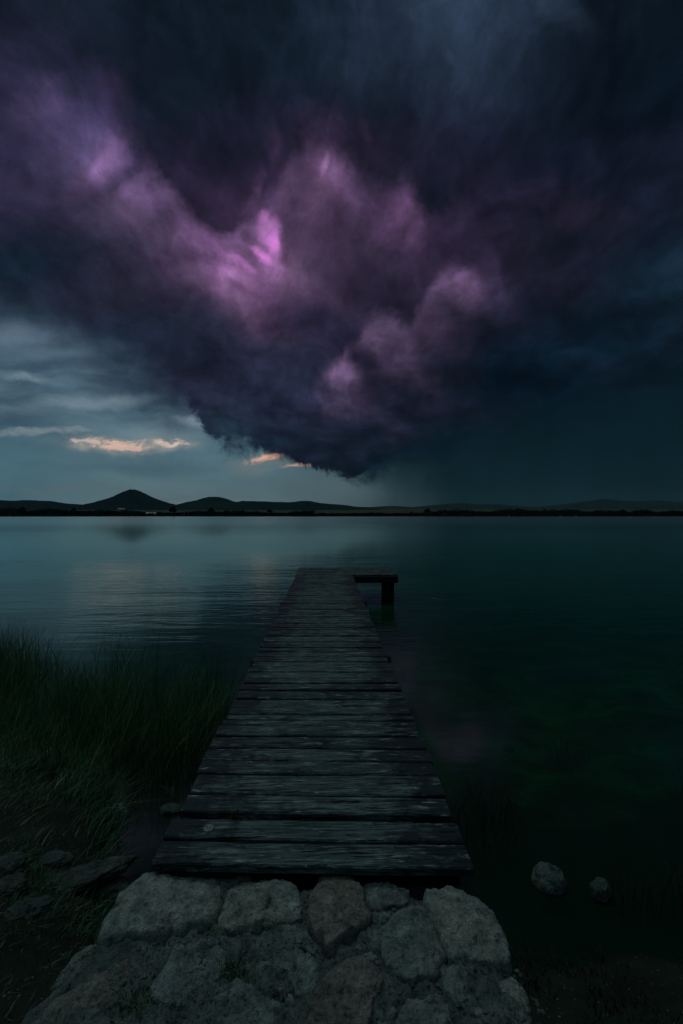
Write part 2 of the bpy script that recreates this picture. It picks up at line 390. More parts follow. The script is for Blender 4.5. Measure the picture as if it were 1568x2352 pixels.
def mat_wood(name, dark=1.0, edges=True):
    m, t, b = material(name)
    co = pos_co(t)
    isl = t.n('ShaderNodeNewGeometry').outputs['Random Per Island']
    off = t.n('ShaderNodeCombineXYZ'); t.l.new(t.math('MULTIPLY', isl, 40.0), off.inputs[0]); t.l.new(t.math('MULTIPLY', isl, 17.0), off.inputs[2])
    cw = t.vmath('ADD', co, off.outputs[0])
    wob = t.vmath('ADD', cw, t.scale(t.noise(cw, 2.5, 3, .5, color=True), .03))
    grain = t.noise(t.mapping(wob, scl=(4.5, 85, 85)), 1.0, 9, 0.72, 0.5)
    fibre = t.noise(t.mapping(wob, scl=(22, 330, 330)), 1.0, 6, 0.75)
    crack = t.noise(t.mapping(wob, scl=(3.0, 42, 42)), 1.0, 5, 0.6, 1.0)
    blot = t.noise(cw, 4.5, 8, 0.68, 0.6)
    wet = t.noise(t.mapping(co, scl=(1, 1.4, 1)), 1.1, 6, 0.65, 0.4)
    fleck = t.noise(cw, 130, 5, 0.75)
    base = t.ramp(grain, [(0.34, (.006, .013, .014, 1)), (0.46, (.036, .062, .062, 1)), (0.58, (.095, .145, .138, 1)), (.74, (.26, .36, .34, 1))])
    base = t.mix(t.smooth(fibre, .40, .62), base, t.mix(1.0, base, g(.42), 'MULTIPLY'))
    base = t.mix(t.smooth(isl, 0, 1, 0.0, .75, 'LINEAR'), base, t.mix(1.0, base, (.42, .47, .54, 1), 'MULTIPLY'))
    # algae-dark and damp areas: strongest along both edges, trodden pale in the middle
    if edges:
        sx = t.n('ShaderNodeSeparateXYZ'); t.l.new(co, sx.inputs[0])
        mid = t.math('ABSOLUTE', t.math('ADD', sx.outputs[0], 0.06))
        e = t.math('ADD', t.smooth(mid, .22, .78, 0, .50), t.math('MULTIPLY', t.math('SUBTRACT', blot, .5), 2.2))
        e = t.math('ADD', e, t.math('MULTIPLY', t.math('SUBTRACT', wet, .5), 1.3))
        e = t.math('ADD', e, t.math('MULTIPLY', t.math('SUBTRACT', grain, .5), -.8))
        dm = t.smooth(e, .0, .40)
    else:
        dm = t.smooth(blot, .40, .60)
    base = t.mix(t.math('MULTIPLY', dm, .90), base, (.003, .009, .012, 1))
    base = t.mix(t.smooth(crack, .385, .355), base, (.002, .003, .003, 1))
    base = t.mix(t.smooth(fleck, .62, .72, 0, .6), base, (.33, .38, .37, 1))
    silver = t.noise(t.mapping(wob, scl=(5, 26, 26)), 1.0, 6, .7, .6)
    base = t.mix(t.math('MULTIPLY', t.smooth(silver, .56, .68), .6), base, t.mix(1.0, t.mix(t.smooth(fibre, .4, .6), (.30, .38, .38, 1), (.10, .14, .15, 1)), g(1.0), 'MULTIPLY'))
    base = t.mix(1.0, base, (dark * 1.22, dark * 1.26, dark * 1.26, 1), 'MULTIPLY')
    t.l.new(base, b.inputs['Base Color'])
    t.l.new(t.smooth(dm, 0, 1, .78, .5), b.inputs['Roughness'])
    b.inputs['Specular IOR Level'].default_value = .12
    h = t.math('ADD', t.math('MULTIPLY', grain, .6), t.math('MULTIPLY', t.smooth(crack, .33, .40), .8))
    h = t.math('ADD', h, t.math('MULTIPLY', fibre, .35))
    bump(t, b, h, .9, .010)
    return m

def mat_stone(name, tint=(1, 1, 1), warm=.5, wet=0.0, level=1.0):
    m, t, b = material(name)
    inf = t.n('ShaderNodeObjectInfo').outputs['Random']
    off = t.n('ShaderNodeCombineXYZ'); t.l.new(t.math('MULTIPLY', inf, 31.0), off.inputs[0]); t.l.new(t.math('MULTIPLY', inf, 9.0), off.inputs[1])
    co = t.vmath('ADD', pos_co(t), off.outputs[0])
    n1 = t.noise(co, 4.0, 6, .6, .4); n2 = t.noise(co, 17, 7, .68, .3); n3 = t.noise(co, 75, 6, .72); n4 = t.noise(co, 6.5, 5, .6, 1.0)
    n5 = t.noise(co, 240, 5, .8); n6 = t.noise(t.mapping(co, rot=(.5, .3, .8), scl=(1, 3.5, 2)), 30, 7, .74, .5)
    base = t.ramp(n2, [(.32, (.030, .044, .048, 1)), (.42, (.150, .175, .172, 1)), (.56, (.26, .285, .275, 1)), (.70, (.42, .45, .42, 1))])
    base = t.mix(t.math('MULTIPLY', t.smooth(n1, .42, .66), warm), base, t.mix(1.0, base, (1.05, .82, .68, 1), 'MULTIPLY'))
    base = t.mix(t.smooth(n4, .54, .70, 0, .6), base, t.mix(1.0, base, (.32, .42, .48, 1), 'MULTIPLY'))
    base = t.mix(t.smooth(n6, .58, .68, 0, .7), base, t.mix(1.0, base, g(.25), 'MULTIPLY'))
    base = t.mix(t.smooth(n3, .53, .64, 0, .8), base, t.mix(1.0, base, g(.28), 'MULTIPLY'))
    base = t.mix(t.smooth(n3, .40, .32, 0, .7), base, (.46, .50, .48, 1))
    base = t.mix(t.smooth(n5, .52, .66, 0, .7), base, t.mix(1.0, base, g(.35), 'MULTIPLY'))
    base = t.mix(t.smooth(n5, .38, .28, 0, .8), base, (.60, .62, .58, 1))
    base = t.mix(1.0, base, (tint[0] * level, tint[1] * level, tint[2] * level, 1), 'MULTIPLY')
    t.l.new(base, b.inputs['Base Color'])
    b.inputs['Roughness'].default_value = .9 - wet * .4
    b.inputs['Specular IOR Level'].default_value = .2 + wet * .3
    h = t.math('ADD', t.math('ADD', t.math('MULTIPLY', n2, 1.0), t.math('MULTIPLY', n3, .6)), t.math('MULTIPLY', n6, -.5))
    bump(t, b, h, 1.0, .034)
    return m

def mat_leaf(name, c0, c1, rough=.6, dead=.06, pale=1.0):
    m, t, b = material(name)
    isl = t.n('ShaderNodeNewGeometry').outputs['Random Per Island']
    col = t.ramp(isl, [(0.0, c0), (1 - dead - .01, c1), (1 - dead, (.060 * pale, .070 * pale, .038 * pale, 1)), (1.0, (.13 * pale, .14 * pale, .085 * pale, 1))])
    n = t.noise(pos_co(t), 2.5, 3, .5)
    col = t.mix(1.0, col, t.ramp(n, [(.3, g(.6)), (.7, g(1.3))]), 'MULTIPLY')
    t.l.new(col, b.inputs['Base Color']); b.inputs['Roughness'].default_value = rough
    b.inputs['Specular IOR Level'].default_value = .2
    return m

WOOD = mat_wood('weathered_wood')
WOODP = mat_wood('weathered_wood_platform', 1.0, False)
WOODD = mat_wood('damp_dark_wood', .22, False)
STONE = mat_stone('pier_stone', (.84, 1.0, .95), .4, 0, 1.22)
STONEW = mat_stone('warm_pier_stone', (.88, .96, .90), .5, 0, .86)
STONED = mat_stone('grey_pier_stone', (.78, 1.0, .98), .3, 0, .90)
MORTAR = mat_stone('gravel_mortar', (.76, 1.0, .98), .2, 0, .60)
ROCK = mat_stone('shore_rock', (.72, 1.0, .96), .2, 0, .32)
ROCKD = mat_stone('wet_shore_rock', (.55, .95, .9), .1, .5, .30)
REED = mat_leaf('reed_blade', (.012, .054, .022, 1), (.052, .165, .055, 1), .6, .08, 1.5)
TURF = mat_leaf('turf_blade', (.010, .046, .022, 1), (.034, .115, .052, 1), .7, .08, 1.3)
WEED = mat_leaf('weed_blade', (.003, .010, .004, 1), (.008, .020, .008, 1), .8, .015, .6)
FRESH = mat_leaf('fresh_blade', (.030, .085, .018, 1), (.045, .115, .025, 1), .5, 0.02)

# ------------------------------------------------------------------ ground (one sheet: banks, lake bed, far country)
LAND = [(-60, 10.5), (-12, 7.6), (-6, 5.7), (-3.9, 4.75), (-2.9, 4.45), (-2.2, 4.25), (-1.75, 3.85), (-1.52, 3.35), (-1.34, 2.8), (-0.95, 2.35), (0.2, 2.3), (0.75, 2.25),
        (1.0, 2.45), (1.5, 2.40), (2.1, 2.25), (3.0, 2.5), (4.5, 2.7), (8, 4.0), (20, 4.0), (60, 2.0), (60, -60), (-60, -60)]
def signed_dist(X, Y):
    P = np.array(LAND); best = np.full(X.shape, 1e9); inside = np.zeros(X.shape, bool)
    for i in range(len(P)):
        a, b_ = P[i], P[(i + 1) % len(P)]
        d = b_ - a; L = (d ** 2).sum()
        t_ = np.clip(((X - a[0]) * d[0] + (Y - a[1]) * d[1]) / L, 0, 1)
        q = np.hypot(X - a[0] - t_ * d[0], Y - a[1] - t_ * d[1]); best = np.minimum(best, q)
        c_ = ((a[1] > Y) != (b_[1] > Y)) & (X < (b_[0] - a[0]) * (Y - a[1]) / (b_[1] - a[1] + 1e-12) + a[0])
        inside ^= c_
    return np.where(inside, best, -best)
def vnoise(X, Y, s, seed):
    """smooth value noise, vectorised"""
    x = X * s + seed * 13.7; y = Y * s - seed * 7.3
    xi = np.floor(x).astype(np.int64); yi = np.floor(y).astype(np.int64); fx = x - xi; fy = y - yi
    fx = fx * fx * (3 - 2 * fx); fy = fy * fy * (3 - 2 * fy)
    def h(a, b_):
        n_ = (a * 374761393 + b_ * 668265263 + seed * 1442695) & 0x7fffffff
        n_ = ((n_ ^ (n_ >> 13)) * 1274126177) & 0x7fffffff
        return ((n_ ^ (n_ >> 16)) & 0xffff) / 65535.0
    a = h(xi, yi); b2 = h(xi + 1, yi); c_ = h(xi, yi + 1); d = h(xi + 1, yi + 1)
    return (a + (b2 - a) * fx) * (1 - fy) + (c_ + (d - c_) * fx) * fy - .5
def vfbm(X, Y, s, seed, o=4, r=.5):
    v = 0; a = 1
    for i in range(o): v = v + a * vnoise(X, Y, s * 2 ** i, seed + i); a *= r
    return v
def shore_y(X): return 640 + 30 * vfbm(X, X * 0, 1 / 400., 5, 3)
def height(X, Y):
    X = np.asarray(X, float); Y = np.asarray(Y, float)
    sd_ = signed_dist(X, Y) + .16 * vfbm(X, Y, 1.6, 3, 4)
    near = np.exp(-np.maximum(np.hypot(X, Y) - 8, 0) / 10)
    land = .30 * (1 - np.exp(-np.maximum(sd_, 0) / .55)) + .03 * np.maximum(sd_, 0) ** .8 + .05 * vfbm(X, Y, 2.4, 11, 5, .6) * np.minimum(np.maximum(sd_, 0) * 3, 1)
    t_ = np.maximum(-sd_, 0)
    bed = -(.16 * (1 - np.exp(-t_ / .5)) + .8 * (1 - np.exp(-np.maximum(t_ - 1.2, 0) / 5)) + 1.8 * (1 - np.exp(-t_ / 60))) + .05 * vfbm(X, Y, 1.9, 21, 5, .6) * np.minimum(t_ * 2, 1)
    z = np.where(sd_ > 0, land, bed)
    f = Y - shore_y(X)
    hill = np.where(f > 0, 1.4 * (1 - np.exp(-np.maximum(f, 0) / 15)) + np.maximum(f, 0) * .013 + 5 * vfbm(X, Y, 1 / 500., 31, 4) * np.clip(f / 500, 0, 1), np.maximum(z, -1e9))
    z = np.where(f > -60, np.where(f > 0, hill, z * np.clip(-f / 60, 0, 1) - .05), z)
    return z

def grid_axis(fine, n_fine, limit, ratio):
    a = list(np.linspace(fine[0], fine[1], n_fine)); st = a[1] - a[0]
    s_ = st
    while a[-1] < limit[1]: s_ *= ratio; a.append(a[-1] + s_)
    s_ = st
    while a[0] > limit[0]: s_ *= ratio; a.insert(0, a[0] - s_)
    return np.array(a)
gx = grid_axis((-5, 5), 260, (-9000, 9000), 1.08)
gy = grid_axis((0.8, 7), 170, (-60, 9000), 1.06)
GX, GY = np.meshgrid(gx, gy)
GZ = height(GX, GY)
nx, ny = len(gx), len(gy)
idx = np.arange(nx * ny).reshape(ny, nx)
quads = np.stack([idx[:-1, :-1], idx[:-1, 1:], idx[1:, 1:], idx[1:, :-1]], -1).reshape(-1, 4)

def mat_ground():
    m, t, b = material('ground')
    co = pos_co(t); s = t.n('ShaderNodeSeparateXYZ'); t.l.new(co, s.inputs[0])
    n1 = t.noise(co, 3.0, 6, .6, .5); n2 = t.noise(co, 28, 6, .7); n3 = t.noise(co, 1.1, 5, .6, .6)
    soil = t.ramp(n1, [(.3, (.006, .010, .008, 1)), (.6, (.012, .022, .016, 1)), (.8, (.022, .034, .026, 1))])
    vo = t.n('ShaderNodeTexVoronoi'); vo.inputs['Scale'].default_value = 38; t.l.new(co, vo.inputs['Vector'])
    soil = t.mix(t.math('MULTIPLY', t.smooth(vo.outputs['Distance'], .26, .14), t.smooth(n2, .52, .62)), soil, (.12, .14, .125, 1))
    bed = t.ramp(n3, [(.36, (.003, .009, .004, 1)), (.50, (.008, .050, .014, 1)), (.62, (.012, .120, .028, 1))])
    bed = t.mix(t.smooth(t.math('ADD', s.outputs[2], t.math('MULTIPLY', t.math('SUBTRACT', n1, .5), .35)), -.42, -.24), bed, (.003, .008, .004, 1))
    col = t.mix(t.smooth(s.outputs[2], -.02, .05), bed, soil)
    # far country: fields and scrub
    fn = t.noise(t.mapping(co, scl=(1, 2.2, 1)), .0035, 4, .5, .3)
    country = t.ramp(fn, [(.38, (.010, .022, .018, 1)), (.48, (.030, .038, .026, 1)), (.55, (.022, .045, .020, 1)), (.64, (.050, .052, .038, 1)), (.7, (.014, .026, .018, 1))])
    col = t.mix(t.smooth(s.outputs[1], 500, 640), col, country)
    t.l.new(col, b.inputs['Base Color']); b.inputs['Roughness'].default_value = .95; b.inputs['Specular IOR Level'].default_value = .1
    bump(t, b, t.math('ADD', n2, n1), .8, .03)
    return m
ground = mesh('ground', np.stack([GX, GY, GZ], -1).reshape(-1, 3), quads, mat_ground())
tag(ground, kind='structure')

# ------------------------------------------------------------------ water
def mat_water():
    m, t, b = material('lake_water')
    t.t.nodes.remove(b); out = t.t.nodes['Material Output']
    co = pos_co(t); s = t.n('ShaderNodeSeparateXYZ'); t.l.new(co, s.inputs[0])
    yy = s.outputs[1]
    w1 = t.noise(t.mapping(co, scl=(.5, 2.4, 1), rot=(0, 0, R(7))), 1.0, 4, .5, .6)
    w2 = t.noise(t.mapping(co, scl=(1.7, 8.0, 1), rot=(0, 0, R(-5))), 1.0, 4, .55, .3)
    w3 = t.noise(t.mapping(co, scl=(.10, .34, 1), rot=(0, 0, R(3))), 1.0, 3, .5, .5)
    gust = t.noise(t.mapping(co, scl=(.035, .12, 1)), 1.0, 3, .5)
    # a breeze roughens a belt some metres out and a long belt before the far shore
    belt = t.math('MULTIPLY', t.smooth(yy, 6.0, 10.0), t.smooth(yy, 34, 16))
    amp = t.math('ADD', t.math('MULTIPLY', belt, .60), .08)
    amp = t.math('ADD', amp, t.smooth(yy, 50, 180, 0, .9))
    amp = t.math('MULTIPLY', amp, t.smooth(gust, .3, .65, .45, 1.25))
    h = t.math('ADD', t.math('MULTIPLY', w1, .045), t.math('MULTIPLY', w2, .016))
    h = t.math('ADD', h, t.math('MULTIPLY', w3, .10))
    h = t.math('MULTIPLY', h, amp)
    bp = t.n('ShaderNodeBump'); bp.inputs['Strength'].default_value = 1.0; bp.inputs['Distance'].default_value = .55; t.l.new(h, bp.inputs['Height'])
    gl = t.n('ShaderNodeBsdfGlossy'); gl.inputs['Color'].default_value = (.84, 1.0, 1.0, 1)
    t.l.new(t.smooth(yy, 5, 150, .06, .14), gl.inputs['Roughness']); t.l.new(bp.outputs[0], gl.inputs['Normal'])
    tr = t.n('ShaderNodeBsdfTransparent'); tr.inputs[0].default_value = (.38, .62, .48, 1)
    df = t.n('ShaderNodeBsdfDiffuse'); df.inputs[0].default_value = (.003, .040, .020, 1)
    body = t.n('ShaderNodeMixShader'); t.l.new(t.smooth(yy, 3.0, 22.0, .25, .97), body.inputs[0]); t.l.new(tr.outputs[0], body.inputs[1]); t.l.new(df.outputs[0], body.inputs[2])
    fr = t.n('ShaderNodeFresnel'); fr.inputs['IOR'].default_value = 1.34; t.l.new(bp.outputs[0], fr.inputs['Normal'])
    mx = t.n('ShaderNodeMixShader'); t.l.new(fr.outputs[0], mx.inputs[0]); t.l.new(body.outputs[0], mx.inputs[1]); t.l.new(gl.outputs[0], mx.inputs[2])
    t.l.new(mx.outputs[0], out.inputs[0]); return m
B = 9500.0
wx = [-B, -200, -20, 20, 200, B]; wy = [-50, 20, 200, 2000, B]
wv = [(x, y, 0) for y in wy for x in wx]
wf = [(j * 6 + i, j * 6 + i + 1, (j + 1) * 6 + i + 1, (j + 1) * 6 + i) for j in range(4) for i in range(5)]
tag(mesh('water', wv, wf, mat_water(), smooth=False), kind='structure')

# ------------------------------------------------------------------ hills beyond the lake
def mat_hill(name, a, b_, s=.01):
    m, t, b = material(name)
    co = pos_co(t); n = t.noise(co, s, 7, .65, .4)
    t.l.new(t.ramp(n, [(.35, a), (.65, b_)]), b.inputs['Base Color']); b.inputs['Roughness'].default_value = 1; b.inputs['Specular IOR Level'].default_value = 0
    return m
HILL1 = mat_hill('wooded_hill', (.003, .014, .018, 1), (.010, .024, .026, 1), .02)  # forest tone with the blue-black of hazy distance put into the colour
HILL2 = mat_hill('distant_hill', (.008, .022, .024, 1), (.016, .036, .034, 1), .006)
def ridge(name, dist, prof, depth, mat, step=3, rough=1.5, seed=1, base=18):
    """a hill range with the sky line of the photograph: crest at `dist`, real slopes before and behind it"""
    xs = np.arange(prof[0][0], prof[-1][0] + .1, step)
    ys = np.interp(xs, [p[0] for p in prof], [p[1] for p in prof])
    k = np.array([.25, .5, .25]); ys[1:-1] = np.convolve(ys, k, 'valid')
    crest = np.array([far(x, y, dist) for x, y in zip(xs, ys)])
    X = crest[:, 0]; Z = crest[:, 2]
    rows = []; T = np.linspace(-1, 1, 41)
    for t_ in T:
        yy = dist + t_ * depth
        fall = np.cos(t_ * math.pi / 2) ** 1.3
        zz = base + (Z - base) * fall
        x2 = X * (yy / dist)                      # follows the bearing
        nz = vfbm(x2, np.full_like(x2, yy), 1 / 260., seed, 5, .6) * 26 * (1 - abs(fall - .5) * 2 * .98) + rough * vfbm(x2, np.full_like(x2, yy), 1 / 12., seed + 9, 2)
        rows.append(np.stack([x2, np.full_like(x2, yy), zz + nz], -1))
    V = np.concatenate(rows); n = len(xs); id_ = np.arange(len(V)).reshape(len(T), n)
    q = np.stack([id_[:-1, :-1], id_[:-1, 1:], id_[1:, 1:], id_[1:, :-1]], -1).reshape(-1, 4)
    return tag(mesh(name, V, q, mat), kind='structure')
left_prof = [(-700, 1160), (-400, 1150), (-150, 1155), (0, 1149), (30, 1151), (65, 1149), (115, 1151), (156, 1157), (201, 1160), (260, 1162), (330, 1162), (377, 1160), (417, 1160), (452, 1160), (520, 1158),
             (545, 1153), (557, 1151), (600, 1152), (640, 1153.5), (668, 1154), (693, 1151), (713, 1151), (738, 1156), (787, 1160), (830, 1166), (880, 1172), (940, 1178)]
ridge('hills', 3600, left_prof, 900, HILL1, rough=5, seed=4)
right_prof = [(640, 1172), (740, 1166), (780, 1161), (810, 1164), (845, 1165), (900, 1162), (946, 1165), (1021, 1158), (1061, 1155), (1091, 1159), (1147, 1158), (1182, 1162), (1222, 1165),
              (1282, 1160), (1342, 1152), (1388, 1146), (1423, 1150), (1470, 1152), (1503, 1149), (1548, 1153), (1700, 1150), (1900, 1158), (2300, 1165)]
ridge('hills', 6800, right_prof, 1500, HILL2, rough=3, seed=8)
def knoll(name, px, py, dist, half_px, mat, HP, seed, rough):
    """a single isolated hill, round in plan"""
    cx, cy, top = far(px, py, dist); rad = half_px / F * dist * 1.0; base = 25
    V = []; NR, NA = 60, 140
    for i in range(NR + 1):
        r_ = (i / NR) ** 1.0
        for j in range(NA):
            a = 2 * math.pi * j / NA
            x, y = cx + r_ * rad * math.cos(a), cy + r_ * rad * math.sin(a)
            prof = float(np.interp(r_ * half_px, HP[0], HP[1]))
            z = base - 6 + (top - base + 6) * prof
            z += (fbm((x, y, 0), 1 / 120., 5, seed) * 9) * min(1, r_ * 3) * (1 - r_) + rough * mnoise.noise(Vector((x / 11., y / 11., seed)))
            V.append((x, y, z))
    q = []
    for i in range(NR):
        for j in range(NA):
            q.append((i * NA + j, i * NA + (j + 1) % NA, (i + 1) * NA + (j + 1) % NA, (i + 1) * NA + j))
    return tag(mesh(name, V, q, mat), kind='structure')
knoll('conical_hill', 305, 1124.5, 3000, 150, HILL1, ([0, 8, 18, 30, 45, 60, 80, 105, 130, 150], [1, .985, .90, .78, .64, .52, .38, .26, .14, 0]), 2.0, 7.0)
knoll('round_hill', 492, 1141, 3050, 150, mat_hill('grassy_hill', (.005, .018, .020, 1), (.013, .030, .026, 1), .01), ([0, 12, 24, 40, 60, 85, 110, 150], [1, .98, .90, .74, .60, .42, .24, 0]), 5.0, 2.5)

# ------------------------------------------------------------------ the air over the lake
def haze():
    m = bpy.data.materials.new('haze'); m.use_nodes = True; t = NT(m.node_tree)
    t.t.nodes.remove(t.t.nodes['Principled BSDF'])
    v = t.n('ShaderNodeVolumePrincipled'); v.inputs['Color'].default_value = (.42, .76, .86, 1); v.inputs['Density'].default_value = 1.3e-5
    t.l.new(v.outputs[0], t.t.nodes['Material Output'].inputs['Volume'])
    V = []; Fc = []; box(V, Fc, -9800, 9800, -70, 9700, -6, 420)
    o = mesh('haze', V, Fc, m, None, False); o['kind'] = 'stuff'; o['label'] = 'thin blue evening haze over the lake and the far hills'

# ------------------------------------------------------------------ trees and woods of the far shore
CROWN = mat_hill('far_foliage', (.003, .012, .010, 1), (.012, .028, .020, 1), .25)
CROWN2 = mat_hill('far_right_foliage', (.004, .014, .010, 1), (.012, .030, .018, 1), .25)
BARK = mat_hill('far_bark', (.012, .012, .010, 1), (.02, .02, .016, 1), .5)
def clump_cloud(centers, radii, per, size, sd_):
    """leaf clumps: small random faces scattered through each crown volume"""
    r_ = np.random.default_rng(sd_)
    V = []; Fc = []
    for c_, rr in zip(centers, radii):
        n = per
        d = r_.normal(size=(n, 3)); d /= np.linalg.norm(d, axis=1)[:, None]
        rad = r_.random(n) ** .45
        p = np.asarray(c_) + d * rad[:, None] * np.asarray(rr) * (1 + .22 * np.sin(d[:, :1] * 5 + c_[0]))
        for q in p:
            a = r_.normal(size=3); a /= np.linalg.norm(a); b_ = np.cross(a, r_.normal(size=3)); b_ /= np.linalg.norm(b_)
            k = len(V); s_ = size * (.6 + .8 * r_.random())
            V += [q + a * s_, q + b_ * s_, q - a * s_ * .8, q - b_ * s_]
            Fc.append((k, k + 1, k + 2, k + 3))
    return np.array(V), Fc
def tree_thing(px, d_, h, w, label, seed, mat=CROWN, name='broadleaf_tree', group=None):
    x, _, _ = far(px, 1180, d_); z0 = float(height(np.array([x]), np.array([d_]))[0])
    root = tag(empty(name, (x, d_, z0)), label, 'tree', group)
    cs = [(0, 0, h * .62), (-w * .22, 0, h * .5), (w * .24, .3, h * .48), (w * .05, 0, h * .82)]
    rs = [(w * .38, w * .38, h * .30), (w * .28, w * .3, h * .22), (w * .27, w * .3, h * .22), (w * .24, w * .25, h * .18)]
    V, Fc = clump_cloud(cs, rs, 170, h * .055, seed)
    mesh('crown', V, Fc, mat, root, False)
    tv = []; 
    for k, (zz, rr) in enumerate(((-.4, .05), (h * .2, .035), (h * .55, .02))):
        for j in range(8): tv.append((math.cos(j * .785) * rr * h, math.sin(j * .785) * rr * h, zz))
    tf = [(k * 8 + j, k * 8 + (j + 1) % 8, k * 8 + 8 + (j + 1) % 8, k * 8 + 8 + j) for k in range(2) for j in range(8)]
    mesh('trunk', tv, tf, BARK, root)
    return root
def wood(name, x0, x1, hmin, hmax, n, label, sd_, mat, d0=4, d1=40):
    r_ = np.random.default_rng(sd_); cs = []; rs = []
    for i in range(n):
        px = x0 + (x1 - x0) * (i + r_.random()) / n; f0 = d0 + (d1 - d0) * r_.random()
        xx = far(px, 1180, 650)[0]; d_ = float(shore_y(np.array([xx]))[0]) + f0; xx = far(px, 1180, d_)[0]
        z0 = float(height(np.array([xx]), np.array([d_]))[0])
        hv = hmin + (hmax - hmin) * (0.5 + vfbm(np.array([px]), np.array([0.]), 1 / 38., sd_, 3)[0]) * (.7 + .5 * r_.random())
        hv = max(hv, 1.6); w = hv * (.42 + .3 * r_.random())
        cs.append((xx, d_, z0 + hv * .48)); rs.append((w, w, hv * .52))
    V, Fc = clump_cloud(cs, rs, 26, .85, sd_)
    o = mesh(name, V, Fc, mat, None, False)
    return tag(o, label, 'woodland', kind='stuff')
wood('woodland', -420, 260, 5, 11, 620, 'dark wood of dense trees along the far left shore below the pointed hill', 3, CROWN)
wood('woodland', 250, 720, 3, 8.5, 480, 'broken low tree belt on the far shore below the fields and houses', 4, CROWN)
wood('scrub_belt', 700, 1010, 1.5, 5, 260, 'thin low scrub belt on the far shore in the middle of the horizon', 5, CROWN2)
wood('woodland', 980, 1900, 5.0, 11.0, 850, 'long dark wood along the far right shore under the pale distant hills', 6, CROWN2)
wood('scrub_belt', -420, 1700, .8, 2.2, 1200, 'low fringe of reeds and bushes along the whole far waterline', 9, CROWN2, 0, 4)
for i, (px, d_, h, w, lb) in enumerate([
        (398, 760, 14, 13, 'tall round dark tree right of the white houses, left of the grassy round hill'),
        (486, 780, 12, 11, 'round dark tree directly below the rounded grassy hill on the far shore'),
        (52, 740, 12, 12, 'dark tree standing above the far left wood near the picture edge'),
        (170, 730, 11, 10, 'dark tree standing above the far wood at the left foot of the pointed hill'),
        (620, 820, 9, 12, 'broad low tree in the pale field below the long ridge'),
        (980, 720, 10, 12, 'rounded tree at the left end of the far right wood'),
        (1428, 655, 9, 17, 'wide dark bush like tree at the waterline near the right end of the far shore')]):
    tree_thing(px, d_, h, w, lb, 40 + i, group='single trees on the far shore')

# ------------------------------------------------------------------ far houses and boats
def flat_mat(name, c, rough=.8):
    m, t, b = material(name); n = t.noise(pos_co(t), 1.2, 5, .6)
    t.l.new(t.mix(1.0, c, t.ramp(n, [(.3, g(.8)), (.7, g(1.1))]), 'MULTIPLY'), b.inputs['Base Color']); b.inputs['Roughness'].default_value = rough
    return m
WHITE = flat_mat('white_render', (.34, .37, .37, 1)); ROOF = flat_mat('grey_roof_tile', (.11, .10, .10, 1)); GLASS = flat_mat('dark_window', (.02, .03, .035, 1), .2)
PALER = flat_mat('pale_metal_roof', (.26, .29, .30, 1)); HULL = flat_mat('white_hull', (.36, .4, .4, 1), .4); BENCH = flat_mat('boat_bench_wood', (.2, .15, .1, 1))
def box(V, Fc, x0, x1, y0, y1, z0, z1):
    k = len(V); V += [(x0,y0,z0),(x1,y0,z0),(x1,y1,z0),(x0,y1,z0),(x0,y0,z1),(x1,y0,z1),(x1,y1,z1),(x0,y1,z1)]
    Fc += [(k,k+3,k+2,k+1),(k+4,k+5,k+6,k+7),(k,k+1,k+5,k+4),(k+1,k+2,k+6,k+5),(k+2,k+3,k+7,k+6),(k+3,k,k+4,k+7)]
def house(px, d_, w, dp, h, rz, label, roofmat=ROOF, rise=1.6, lift=0):
    x, _, _ = far(px, 1180, d_); z0 = float(height(np.array([x]), np.array([d_]))[0]) + lift
    root = tag(empty('house', (x, d_, z0), rz), label, 'house', 'white houses on the far shore')
    V = []; Fc = []; box(V, Fc, -w/2, w/2, -dp/2, dp/2, -1.5 - lift, h); k = len(V)
    V += [(-w/2, 0, h + rise), (w/2, 0, h + rise)]; Fc += [(3+0, 0, 4, 7)][:0] + [(4, 7, k), (5, k + 1, 6)]
    mesh('wall', V, Fc, WHITE, root, False)
    o_ = .4
    rv = [(-w/2-o_, -dp/2-o_, h-.25), (w/2+o_, -dp/2-o_, h-.25), (w/2+o_, 0, h+rise+.1), (-w/2-o_, 0, h+rise+.1), (w/2+o_, dp/2+o_, h-.25), (-w/2-o_, dp/2+o_, h-.25)]
    rv += [(a, b_, c_ + .22) for a, b_, c_ in rv]
    rf = [(0,1,2,3),(3,2,4,5),(6,9,8,7),(9,11,10,8),(0,6,7,1),(5,4,10,11),(0,3,9,6),(3,5,11,9),(1,7,8,2),(2,8,10,4)]
    mesh('roof', rv, rf, roofmat, root, False)
    nw = max(2, int(w / 3))
    for i in range(nw):
        cx = -w/2 + (i + .5) * w / nw; V = []; Fc = []
        box(V, Fc, cx - .5, cx + .5, -dp/2 - .06, -dp/2 + .02, h * .35, h * .75); mesh('window', V, Fc, GLASS, root, False)
    return root
house(277, 1100, 9, 7, 4.5, .15, 'small white house uphill under the pointed hill, left one of the close pair', PALER, lift=3)
house(284, 1120, 8, 7, 4.0, -.1, 'small white house uphill under the pointed hill, right one of the close pair', PALER, lift=3)
house(347, 668, 15, 8, 2.6, .05, 'long low white building among the trees at the far shore', PALER)
house(258, 668, 6, 6, 2.6, .3, 'dim small white cottage half hidden left of the long low building')
house(430, 672, 7, 6, 2.5, -.2, 'small white cottage right of the long low building on the far shore')
haze()
